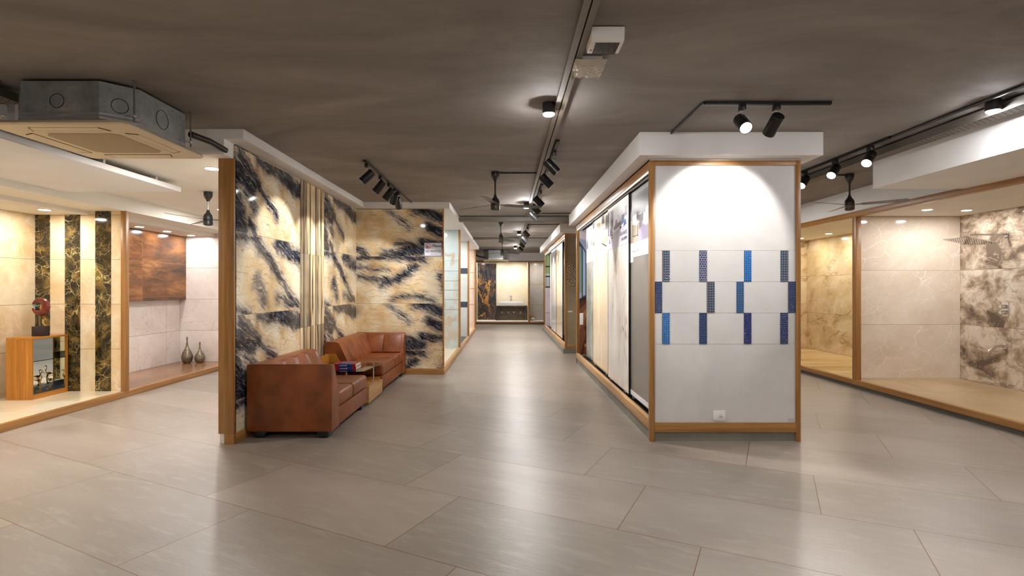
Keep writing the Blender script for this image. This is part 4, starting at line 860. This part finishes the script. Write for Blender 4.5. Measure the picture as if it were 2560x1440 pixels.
# ---------------------------------------------------------------- right display: shower fittings
SH0 = set(C.objects)
r = thing('rain_shower', 'large square chrome rain shower head on a wall arm', 'shower head', (6.73, 7.12, 2.18))
mb = MB(); mb.box(6.757, 6.77, 7.09, 7.15, 2.15, 2.21, .003); mb.build('wall_plate', M['chrome'], r)
mb = MB(); mb.box(6.27, 6.757, 7.110, 7.130, 2.172, 2.192, .002); mb.box(6.26, 6.28, 7.110, 7.130, 2.105, 2.192, .002); mb.build('arm', M['chrome'], r)
mb = MB(); mb.lathe((6.27, 7.12, 2.095), [(.018, 0), (.018, .02)], 16); mb.build('joint', M['chrome'], r)
ca, sa = math.cos(.20), math.sin(.20); RT = lambda x, y, z: (6.27+x*ca+z*sa, 7.12+y, 2.09-x*sa+z*ca)
mb = MB(); mb.prism([RT(-.20, -.20, 0), RT(.20, -.20, 0), RT(.20, .20, 0), RT(-.20, .20, 0)], Vector(RT(0, 0, .008))-Vector(RT(0, 0, 0))); hd = mb.build('shower_plate', M['chrome'], r)
mb = MB()
for i in range(11):
    for j in range(11):
        a, b = -.17+.034*i, -.17+.034*j; mb.lathe(RT(a, b, -.003), [(.0035, 0), (.0035, .003)], 6, (sa, 0, ca))
mb.build('nozzles', M['hole'], hd)['kind'] = 'stuff'
r = thing('shower_mixer', 'chrome two-knob shower mixer plate on the brown marble', 'mixer', (6.76, 7.16, 1.18))
mb = MB(); mb.box(6.762, 6.77, 7.09, 7.19, 1.08, 1.275, .003); mb.build('wall_plate', M['chrome'], r)
for z in (1.215, 1.135):
    mb = MB(); mb.lathe((6.762, 7.14, z), [(.028, 0), (.028, .06), (.022, .066)], 24, (-1, 0, 0)); mb.build('knob', M['chrome'], r)
r = thing('bath_spout', 'curved chrome bath spout low on the brown marble', 'spout', (6.77, 7.14, .68))
mb = MB(); mb.lathe((6.77, 7.14, .68), [(.04, 0), (.036, .012), (.02, .016)], 20, (-1, 0, 0)); mb.build('flange', M['chrome'], r)
mb = MB(); mb.tube([(6.76, 7.14, .68), (6.70, 7.14, .685), (6.63, 7.14, .672), (6.57, 7.14, .640), (6.535, 7.14, .600)], [.02, .02, .019, .018, .017], 14); mb.build('pipe', M['chrome'], r)
for o in C.objects:
    if o not in SH0 and o.parent is None: o.location.x -= .04

# ---------------------------------------------------------------- ceiling air conditioner
def cassette_ac(label, cx, cy, zb, full=True, sx=1.0):
    """square four-way ceiling cassette: steel body with cut corners, flat cream grille panel"""
    r = thing('ceiling_air_conditioner', label, 'air conditioner', (cx, cy, zb))
    hb, c_, zt = .435*sx, .165*sx, ZC-.02
    def octo(h, c, z): return [(cx-h+c, cy-h, z), (cx+h-c, cy-h, z), (cx+h, cy-h+c, z), (cx+h, cy+h-c, z), (cx+h-c, cy+h, z), (cx-h+c, cy+h, z), (cx-h, cy+h-c, z), (cx-h, cy-h+c, z)]
    mb = MB(); mb.prism(octo(hb, c_, zb+.035), (0, 0, zt-zb-.035)); mb.build('steel_body', M['galv'], r, smooth=0)
    mb = MB()
    for z in (zb+.055, zb+.085): mb.prism(octo(hb+.004, c_, z), (0, 0, .012))
    mb.build('body_rib', M['alu'], r, smooth=0)
    hp = .485*sx
    mb = MB()
    a, b = octo(hp-.02, .03, zb+.034), octo(hp, .035, zb+.012); d = octo(hp-.008, .033, zb)
    rings = [[mb.bm.verts.new(p) for p in q] for q in (a, b, d)]
    for p_, q_ in zip(rings, rings[1:]):
        for i in range(8): mb.bm.faces.new([p_[i], p_[(i+1) % 8], q_[(i+1) % 8], q_[i]])
    mb.bm.faces.new(rings[0]); mb.bm.faces.new(rings[-1][::-1]); bmesh.ops.recalc_face_normals(mb.bm, faces=mb.bm.faces[:])
    mb.build('grille_panel', M['cream'], r)
    g = .27*sx
    mb = MB(); mb.prism(octo(g, .05, zb-.004), (0, 0, .005)); mb.build('intake_grille', M['grille'], r)
    mb = MB(); mb.prism(octo(g+.012, .055, zb-.0015), (0, 0, .002)); mb.build('intake_frame', M['cream'], r)
    for k in range(4):
        ca, sa = round(math.cos(k*PI/2)), round(math.sin(k*PI/2))
        Q = lambda u, v, z: (cx+ca*u-sa*v, cy+sa*u+ca*v, z)
        o1, o2, l1, l2 = .335*sx, .405*sx, .27*sx, .24*sx
        mb = MB(); mb.prism([Q(-l1, -o1, zb-.003), Q(l1, -o1, zb-.003), Q(l2, -o2, zb-.003), Q(-l2, -o2, zb-.003)], (0, 0, .004)); mb.build('air_flap', M['cream'], r)
        mb = MB(); mb.tube([Q(-l2-.0, -o2-.003, zb-.001), Q(-l1-.004, -o1+.002, zb-.001)], .0035, 6); mb.tube([Q(l2, -o2-.003, zb-.001), Q(l1+.004, -o1+.002, zb-.001)], .0035, 6); mb.tube([Q(-l1, -o1+.003, zb-.0005), Q(l1, -o1+.003, zb-.0005)], .0022, 6); mb.build('flap_gap', M['hole'], r)
    if full:
        # knock-out rings and screws on the body faces
        n = 32
        def ring(c0, u, v, R_):
            mb = MB(); pts = [Vector(c0)+Vector(u)*math.cos(2*PI*i/n)*R_+Vector(v)*math.sin(2*PI*i/n)*R_ for i in range(n+1)]; mb.tube(pts, .0022, 5); mb.build('knockout_ring', M['hole'], r)
        zc = (zb+zt)/2+.02
        ring((cx-.02, cy-hb-.001, zc), (1, 0, 0), (0, 0, 1), .048)
        k = hb-c_/2; ring((cx+k+.001, cy-k-.001, zc-.01), (.707, .707, 0), (0, 0, 1), .05)
        ring((cx+hb+.001, cy-.02, zc), (0, 1, 0), (0, 0, 1), .07)
        mb = MB()
        for p in ((cx-.02, cy-hb, zc+.07), (cx-.09, cy-hb, zc-.04), (cx+.05, cy-hb, zc-.04), (cx-.15, cy-hb, zt-.015), (cx+.14, cy-hb, zt-.015)): mb.lathe(p, [(.004, 0), (.004, .003)], 8, (0, -1, 0))
        for p in ((cx+hb, cy-.15, zt-.05), (cx+hb, cy+.1, zt-.03), (cx+hb, cy-.05, zc-.09), (cx+hb, cy+.2, zc+.03)): mb.lathe(p, [(.004, 0), (.004, .003)], 8, (1, 0, 0))
        mb.build('screws', M['chrome'], r)['kind'] = 'stuff'
    for (x, y) in ((cx+hb+.045, cy-.39), (cx+hb+.045, cy+.27), (cx-hb-.02, cy-.40)):
        if not full: y = cy-.2
        mb = MB(); mb.tube([(x, y, ZC), (x, y, zb+.045)], .0065, 8); mb.lathe((x, y, ZC-.006), [(.014, 0), (.014, .006)], 8); mb.build('threaded_rod', M['tray'], r)
        mb = MB(); mb.box(min(x, cx+(hb if x > cx else -hb))-.012, max(x, cx+(hb if x > cx else -hb))+.012, y-.02, y+.02, zb+.085, zb+.09); mb.lathe((x, y, zb+.073), [(.016, 0), (.016, .012)], 6); mb.build('bracket', M['alu'], r)
    return r
cassette_ac('galvanised ceiling cassette air conditioner with cream grille at the near left', -3.068, 4.08, 2.575)
mb = MB(); mb.tube([(-2.62, 4.40, 2.74), (-2.57, 4.60, 2.735), (-2.56, 4.84, 2.72)], .026, 10); quickthing('drain_pipe', mb, M['blackp'], 'black insulated pipe from the near air conditioner into the white bulkhead', 'pipe', (-2.6, 4.6, 2.73))
cassette_ac('smaller-looking ceiling cassette air conditioner at the far end of the corridor', -.38, 20.2, 2.50, False)
mb = MB(); mb.tube([(-.80, 19.9, 2.62), (-1.0, 19.8, 2.64), (-1.25, 19.7, 2.76), (-1.6, 19.6, 2.84)], .03, 8); quickthing('drain_pipe', mb, M['blackp'], 'black insulated pipe beside the far air conditioner', 'pipe', (-1.2, 19.8, 2.7))

# ---------------------------------------------------------------- ceiling fans
def ceiling_fan(label, x, y, zc, h, rot, white_rod=False):
    r = thing('ceiling_fan', label, 'fan', (x, y, zc))
    m = M['charcoal']
    mb = MB(); mb.lathe((x, y, zc), [(.050, -.002), (.052, -.012), (.052, -.045), (.046, -.07), (.026, -.10), (.018, -.115), (.018, -.125)], 24); mb.build('canopy', m, r)
    mb = MB(); mb.lathe((x, y, zc), [(.011, -.12), (.011, -h+.20)], 14); mb.build('down_rod', M['alu'] if white_rod else m, r)
    mb = MB(); mb.lathe((x, y, zc-h), [(.0, 0), (.035, .003), (.054, .012), (.056, .02), (.056, .07), (.054, .073), (.056, .076), (.056, .105), (.048, .135), (.026, .165), (.017, .185), (.017, .20)], 28); mo = mb.build('motor_housing', m, r)
    if not white_rod:
        mb = MB(); mb.lathe((x, y, zc-h+.03), [(.0568, 0), (.0568, .036)], 28, cap=False); mb.build('brass_band', plain('olive_band', srgb(86, 74, 44), .4), mo)
    for k in range(3):
        a = rot+k*2*PI/3; ca, sa = math.cos(a), math.sin(a); zz = zc-h+.073
        L = lambda u, v, z=0: (x+ca*u-sa*v, y+sa*u+ca*v, zz+z)
        mb = MB(); mb.prism([L(.05, -.015, .002), L(.14, -.03, .005), L(.14, .03, -.002), L(.05, .015, .0)], (0, 0, .003))
        mb.prism([L(.13, -.045, .008), L(.58, -.055, .010), L(.60, -.03, .006), L(.60, .03, -.006), L(.58, .05, -.010), L(.13, .045, -.006)], (0, 0, .003)); mb.build('blade', m, r)
    return r
ceiling_fan('dark ceiling fan with an olive motor band, nearest fan over the corridor', -.134, 6.57, ZC, .486, math.radians(20))
ceiling_fan('dark ceiling fan, second over the corridor, beyond the cable tray', -.11, 11.32, ZC, .47, math.radians(62))
ceiling_fan('dark ceiling fan in front of the far air conditioner', -.11, 15.6, ZC, .48, math.radians(150))
ceiling_fan('dark ceiling fan between the right block and the right-hand displays', 4.33, 6.68, ZC, .47, math.radians(80))
ceiling_fan('dark ceiling fan with a pale rod beside the left partition post', -3.76, 6.69, 2.68, .43, math.radians(15), True)

# ---------------------------------------------------------------- spotlights, tracks, downlights
def spotlight(label, track, head, direction, energy, size=62, group=None, lit=True, lens='lens', blend=.35, length=.17, rad=.049):
    """track = mounting point under the ceiling track; head = centre of the cylinder"""
    d = Vector(direction).normalized(); hc = Vector(head); tp = Vector(track)
    r = thing('track_spotlight', label, 'spotlight', tp, group)
    mb = MB(); mb.box(tp.x-.017, tp.x+.017, tp.y-.035, tp.y+.035, tp.z-.045, tp.z, .003); mb.build('track_adapter', M['black'], r)
    back = hc-d*length*.30; mb = MB(); mb.tube([tp-Vector((0, 0, .045)), (tp.x, tp.y, back.z+.04), back], .005, 8); mb.build('stem', M['alu'], r)
    s0 = hc-d*length/2
    mb = MB(); mb.lathe(s0, [(rad*.86, 0), (rad*.97, .006), (rad, .012), (rad, length*.52), (rad*.97, length*.53), (rad, length*.54), (rad, length), (rad*.9, length), (rad*.84, length-.012)], 28, d, cap=False)
    mb.lathe(s0+d*.001, [(rad*.9, 0), (rad*.9, .001)], 28, d); mb.build('housing', M['black'], r)
    mb = MB(); mb.lathe(s0+d*(length-.012), [(rad*.85, 0), (rad*.85, .002)], 28, d); mb.build('lens', M[lens], r)
    if energy > 0:
        li = bpy.data.lights.new('beam', 'SPOT'); li.energy = energy*SPOT; li.spot_size = math.radians(size); li.spot_blend = blend
        li.shadow_soft_size = .025; li.color = (1, .97, .93); lo = bpy.data.objects.new('beam', li); C.objects.link(lo)
        lo.parent = r; lo.location = (s0+d*(length+.004))-tp; lo.rotation_euler = d.to_track_quat('-Z', 'Y').to_euler()
    return r
def track(label, x0, x1, y0, y1, z=ZC-.001, w_=.034, h=.024):
    mb = MB()
    if x1-x0 > y1-y0: mb.box(x0, x1, y0-w_/2, y0+w_/2, z-h, z); mb.box(x0, x1, y0-.004, y0+.004, z-h-.003, z-h)
    else: mb.box(x0-w_/2, x0+w_/2, y0, y1, z-h, z); mb.box(x0-.004, x0+.004, y0, y1, z-h-.003, z-h)
    return quickthing('lighting_track', mb, M['black'], label, 'light track', ((x0+x1)/2, (y0+y1)/2, z))
def downlight(label, x, y, z, rad=.055, kind='recessed', mat='disc', group=None, hgt=.085):
    if kind == 'recessed':
        r = thing('recessed_downlight', label, 'downlight', (x, y, z), group)
        mb = MB(); mb.lathe((x, y, z-.006), [(rad, .001), (rad+.002, 0), (rad+.012, .001), (rad+.014, .006), (rad, .006)], 32, cap=False); mb.build('trim_ring', M['white'], r)
        mb = MB(); mb.lathe((x, y, z-.005), [(rad, 0), (rad, .003)], 32); mb.build('lamp_disc', M[mat], r)
    else:
        r = thing('surface_downlight', label, 'downlight', (x, y, z), group)
        mb = MB(); mb.lathe((x, y, z), [(rad, 0), (rad, -hgt), (rad*.88, -hgt), (rad*.86, -hgt+.006)], 32, cap=False); mb.build('housing', M['charcoal'], r)
        mb = MB(); mb.lathe((x, y, z-hgt+.003), [(rad*.84, 0), (rad*.84, -.009), (rad*.70, -.016), (0, -.018)], 32); mb.build('lamp_disc', M[mat], r)
    return r
# lounge track, five spots
track('black lighting track over the lounge sofas', -1.59, -1.585, 5.95, 7.98)
mb = MB(); mb.tube([(-1.59, 7.96, ZC-.012), (-1.585, 8.86, ZC-.012)], .009, 8); quickthing('conduit', mb, M['charcoal'], 'thin dark conduit running on from the lounge track', 'conduit', (-1.59, 8.4, ZC-.01))
LZ = ZC-.025; gl = 'spotlights on the lounge track'
for lab, y, hx, hz, dr, e, lens in (
    ('nearest spotlight on the lounge track, lens shining left', 6.06, -1.585, 2.735, (-.72, -.12, -.70), 85, 'lens'),
    ('second spotlight on the lounge track, turned left', 6.71, -1.600, 2.745, (-.60, .05, -.72), 75, 'lens'),
    ('third spotlight on the lounge track, turned left', 7.20, -1.590, 2.740, (-.62, .10, -.72), 75, 'lens'),
    ('fourth spotlight on the lounge track, turned to the back wall', 7.59, -1.60, 2.75, (-.35, .62, -.72), 60, 'lens'),
    ('fifth and farthest spotlight on the lounge track, pointing nearly down', 7.83, -1.595, 2.72, (.10, .55, -.80), 60, 'lens')):
    spotlight(lab, (-1.59, y, LZ), (hx, y, hz), dr, e, 66, gl, True, lens)
# corridor tracks
track('black lighting track, nearest stretch along the corridor trunking', .505, .51, 5.15, 6.75); track('black lighting track, middle stretch along the corridor trunking', .505, .51, 7.3, 9.55); track('black lighting track, far stretch along the corridor trunking', .505, .51, 12.0, 17.7)
g2 = 'spotlights along the corridor trunking'; M['discx'] = emit('lamp_disc_corridor', NEUT, DL*1.9)
names = ('nearest spotlight over the corridor, aimed at the sliding boards', 'second spotlight over the corridor', 'third spotlight over the corridor, before the cable tray', 'fourth spotlight over the corridor, before the cable tray', 'fifth spotlight over the corridor, hanging against the cable tray',
         'first spotlight beyond the cable tray', 'second spotlight beyond the cable tray', 'third spotlight beyond the cable tray', 'fourth spotlight beyond the cable tray', 'farthest spotlight of the corridor row')
for lab, y, e in zip(names, (5.52, 6.25, 7.74, 8.49, 9.28, 12.33, 13.6, 14.6, 15.6, 17.0), (130, 130, 130, 120, 120, 100, 100, 100, 100, 100)):
    spotlight(lab, (.505, y, LZ), (.475, y, 2.725), (.68, .02, -.70), e, 62, g2)
# block spots
track('black lighting track on the ceiling in front of the right block', 1.536, 2.515, 4.106, 4.107)
mb = MB(); mb.tube([(1.535, 4.10, ZC-.012), (1.53, 4.14, ZC-.012), (1.53, 4.90, ZC-.012)], .011, 8); quickthing('conduit', mb, M['charcoal'], 'dark conduit bending from the block track to the white bulkhead', 'conduit', (1.53, 4.5, ZC-.01))
spotlight('bright spotlight facing the room in front of the right block', (1.83, 4.106, LZ), (1.83, 4.10, 2.735), (-.02, -.72, -.60), 60, 70, None, True, 'lens')
spotlight('spotlight aimed at the white end wall with blue tiles, back to the viewer', (2.095, 4.106, LZ), (2.085, 4.13, 2.735), (-.06, math.cos(math.radians(35)), -math.sin(math.radians(35))), 80, 72, None, True, 'lens', .3)
# right track
track('black lighting track along the right-hand cable tray', 3.65, 3.655, 5.03, 7.6)
g3 = 'spotlights on the right-hand track'
for lab, y in (('nearest spotlight on the right-hand track, against the dropped white box', 5.31), ('middle spotlight on the right-hand track', 5.88), ('farthest spotlight on the right-hand track, beside the wooden post of the block', 6.47)):
    spotlight(lab, (3.65, y, LZ), (3.625, y-.02, 2.755), (-.62, -.42, -.66), 60, 60, g3)
mb = MB(); mb.tube([(3.66, YB+.1, ZC-.014), (3.66, 5.03, ZC-.014)], .013, 8); quickthing('conduit', mb, M['charcoal'], 'long dark conduit along the right-hand cable tray', 'conduit', (3.66, 1, ZC-.01))
# surface downlights (unseen lamps added behind and beside the camera for light, some continuing the rows)
for lab, x, y, k in (('round surface downlight nearest the camera, left of the corridor trunking', .334, 4.14, 'disc'), ('surface downlight over the corridor before the cable tray', .343, 8.92, 'discx'), ('surface downlight over the corridor beyond the cable tray', .33, 13.4, 'discx'), ('farthest surface downlight over the corridor', .32, 18.0, 'discx'),
                     ('round surface downlight beside the right-hand cable tray', 3.74, 4.07, 'discc'),
                     ('added unseen surface downlight behind the viewpoint, left of the trunking', .334, -.6, 'disc'), ('added unseen surface downlight behind the viewpoint on the right', 3.74, -.4, 'disc'), ('added unseen surface downlight behind the viewpoint on the left', -2.0, -.6, 'disc'), ('added unseen surface downlight right of the viewpoint', 2.5, 1.6, 'disc')):
    downlight(lab, x, y, ZC, .05, 'surface', k)
# recessed downlights
gL = 'recessed downlights over the left displays'
downlight('recessed downlight by the partition post under the left ceiling', -2.99, 5.39, 2.68, .06, mat='disc')
downlight('recessed downlight above the teak cabinet display', -5.79, 6.65, 2.448, .06, mat='discw')
downlight('recessed downlight of the left display nearer the viewpoint', -5.79, 4.6, 2.448, .06, mat='discw'); downlight('recessed downlight of the left display beside the viewpoint', -5.79, 2.4, 2.448, .06, mat='discw')
for lab, y in (('nearest recessed downlight above the rust-brown panel', 8.35), ('middle recessed downlight above the rust-brown panel', 9.03), ('farthest recessed downlight above the alcove vases', 9.72)): downlight(lab, -5.775, y, 2.433, .055, mat='disca')
for lab, y in (('recessed downlight in the left raft ceiling', 4.3), ('recessed downlight in the left walkway ceiling', 8.2)): downlight(lab, -4.4, y, 2.57 if y < 5 else 2.68, .055, mat='discn')
for lab, x, y in (('recessed downlight above the light beige marble divider', 5.72, 7.20), ('recessed downlight above the corner of the shower display', 6.30, 7.25), ('recessed downlight above the rain shower', 6.25, 6.0), ('recessed downlight over the right display nearer the viewpoint', 5.8, 4.2), ('recessed downlight over the right display beside the viewpoint', 5.8, 2.0)): downlight(lab, x, y, 2.53, .055, mat='discb')
for lab, x, y in (('nearer recessed downlight in the sandy marble alcove', 6.30, 10.35), ('farther recessed downlight in the sandy marble alcove', 6.28, 11.3), ('recessed downlight in the sandy marble alcove behind the post', 6.0, 9.0)): downlight(lab, x, y, 2.53, .05, mat='discw')
for lab, y in (('recessed downlight over the pale blue corridor bay', 11.2), ('recessed downlight over the pale grey corridor bay', 14.2), ('recessed downlight over the blush pink corridor bay', 17.4)): downlight(lab, -1.55, y, ZB, .055, mat='discn')
for lab, x in (('leftmost recessed downlight at the corridor end', -1.0), ('second recessed downlight from the left at the corridor end', -.25), ('third recessed downlight from the left at the corridor end', .48), ('recessed downlight over the grey veined stone at the corridor end', 1.3)): downlight(lab, x, 22.0, 2.56, .075, mat='discf')
for lab, x, y in (('recessed downlight over the walkway behind the lounge', -3.9, 8.6), ): downlight(lab, x, y, 2.68, .055, mat='discb')
for lab, x, y in (('surface downlight behind the right block', 3.74, 8.9),): downlight(lab, x, y, ZC, .05, 'surface', 'disc')

# ---------------------------------------------------------------- trunking, trays, speakers
for lab, x0, x1 in (('left strip of the grey cable trunking along the ceiling', .383, .421), ('right strip of the grey cable trunking along the ceiling', .430, .466)):
    mb = MB()
    for k in range(10): mb.box(x0, x1, YB+.05+2.45*k, YB+.05+2.45*k+2.445, ZC-.030, ZC-.0005)
    quickthing('cable_trunking', mb, M['trunk'], lab, 'trunking', ((x0+x1)/2, 9, ZC), 'ceiling trunking strips')
def tray(label, axis, u0, u1, v0, v1, z0, z1):
    """perforated cable tray; axis = its running direction"""
    r = thing('cable_tray', label, 'cable tray', ((u0+u1)/2, (v0+v1)/2, z1) if axis == 'y' else ((v0+v1)/2, (u0+u1)/2, z1))
    B_ = (lambda a, b, c, d, e, f, mb: mb.box(a, b, c, d, e, f)) if axis == 'y' else (lambda a, b, c, d, e, f, mb: mb.box(c, d, a, b, e, f))
    mb = MB(); B_(u0, u0+.004, v0, v1, z0, z1, mb); B_(u1-.004, u1, v0, v1, z0, z1, mb); mb.build('side_rail', M['tray'], r)
    mb = MB(); B_(u0+.004, u1-.004, v0, v1, z0, z0+.004, mb); mb.build('tray_floor', M['trunk'], r)
    mb = MB(); n = int((v1-v0)/.05)
    for k in range(n):
        for j, du in enumerate((.2, .5, .8)):
            c = u0+(u1-u0)*du; v = v0+.02+.05*k+(.025 if j == 1 else 0)
            if v+.026 < v1:
                a, b = (c-.006, c+.006)
                if axis == 'y': mb.poly([(a, v, z0-.0006), (a, v+.024, z0-.0006), (b, v+.024, z0-.0006), (b, v, z0-.0006)])
                else: mb.poly([(v, a, z0-.0006), (v+.024, a, z0-.0006), (v+.024, b, z0-.0006), (v, b, z0-.0006)])
    o = mb.build('slot_pattern', M['hole'], r, smooth=0); o['kind'] = 'stuff'
    return r
tray('perforated grey cable tray running along the right of the ceiling', 'y', 3.80, 3.94, YB+.1, 11.8, 2.815, 2.885)
tray('perforated cable tray crossing the corridor ceiling', 'x', 10.55, 10.72, -.94, 2.9, 2.80, 2.876)
tray('perforated cable tray at the upper left behind the near air conditioner', 'y', -3.72, -3.56, YB+.1, 3.9, 2.815, 2.88)
for lab, y in (('thin black conduit crossing the corridor ceiling just before the tray', 10.15), ('thin black conduit crossing the corridor ceiling just beyond the tray', 11.9), ('thin black conduit crossing the corridor ceiling farther on', 15.1)):
    mb = MB(); mb.tube([(.5 if y < 15 else -.93, y, ZC-.010), (1.25, y, ZC-.010)], .009, 6); quickthing('conduit', mb, M['charcoal'], lab, 'conduit', (.9, y, ZC-.01))
mb = MB(); mb.tube([(-.10, 6.60, ZC-.011), (.383, 6.60, ZC-.011)], .010, 6); quickthing('conduit', mb, M['charcoal'], 'thin black conduit from the nearest fan to the trunking', 'conduit', (.15, 6.6, ZC-.01))
mb = MB(); mb.tube([(4.30, 6.72, ZC-.011), (3.95, 6.72, ZC-.011)], .010, 6); quickthing('conduit', mb, M['charcoal'], 'thin black conduit from the right-hand fan to the cable tray', 'conduit', (4.1, 6.7, ZC-.01))
# wedge speaker on the ceiling
r = thing('ceiling_speaker', 'white box speaker with slatted grille on the ceiling', 'speaker', (.565, 3.0, ZC))
x0, x1 = .470, .655
mb = MB(); mb.prism([(x0, 2.915, ZC-.004), (x0, 2.925, 2.838), (x0, 2.94, 2.826), (x0, 3.085, 2.826), (x0, 3.10, 2.84), (x0, 3.12, ZC-.004)], (x1-x0, 0, 0), .006, 2); mb.build('cabinet', M['white'], r)
mb = MB()
for k in range(18): mb.box(x0+.030+.0075*k, x0+.0335+.0075*k, 2.945, 3.085, 2.8225, 2.827)
mb.build('grille_slats', M['hole'], r)['kind'] = 'stuff'
mb = MB(); mb.box(x0+.012, x0+.020, 3.03, 3.045, 2.824, 2.827); mb.build('badge', flat((90, 84, 80)), r)
mb = MB(); mb.box(x0+.01, x1-.01, 2.93, 3.11, ZC-.004, ZC-.0005); mb.build('mounting_bracket', M['black'], r)
r = thing('wrapped_speaker', 'small ceiling speaker still wrapped in creased plastic film', 'speaker', (.53, 3.35, ZC))
mb = MB(); mb.box(.44, .61, 3.28, 3.44, 2.835, 2.870, .015, 3); mb.build('cabinet', M['cream'], r)
mb = MB(); mb.box(.475, .60, 3.30, 3.42, 2.870, ZC); mb.build('mounting_bracket', M['white'], r)
mb = MB(); rr = random.Random(4)
def wrapf(u, v):
    x = .425+.20*u; y = 3.262+.20*v; e = min(u, 1-u, v, 1-v)
    z = 2.829+.042*max(0, 1-e/.10)**1.6+.0055*math.sin(23*u+9*v)*math.sin(17*v+3)+rr.uniform(-.002, .002)
    if v > .97 and (u > .85 or u < .06): z -= .045
    return (x, y, z)
mb.grid(wrapf, 26, 22); mb.build('plastic_wrap', M['wrap'], r)
# green sprig seen past the partition post
r = thing('hanging_plant', 'yellow-green sprig peeping past the left partition post', 'plant', (-3.45, 6.45, 2.55))
mb = MB(); rr = random.Random(2)
for k in range(16):
    a = rr.uniform(0, 2*PI); z = 2.50+rr.uniform(0, .10); p0 = Vector((-3.43, 6.45, z)); p1 = p0+Vector((math.cos(a)*.05, math.sin(a)*.05, rr.uniform(-.01, .03))); s_ = Vector((-math.sin(a), math.cos(a), .3))*.006; pm = (p0+p1)/2
    mb.poly([p0, pm-s_, p1, pm+s_])
mb.build('leaves', plain('lime_leaf', srgb(170, 200, 40), .5), r)
mb = MB(); mb.tube([(-3.43, 6.45, 2.50), (-3.43, 6.45, 2.68)], .003, 5); mb.build('stem', M['leaf'], r)
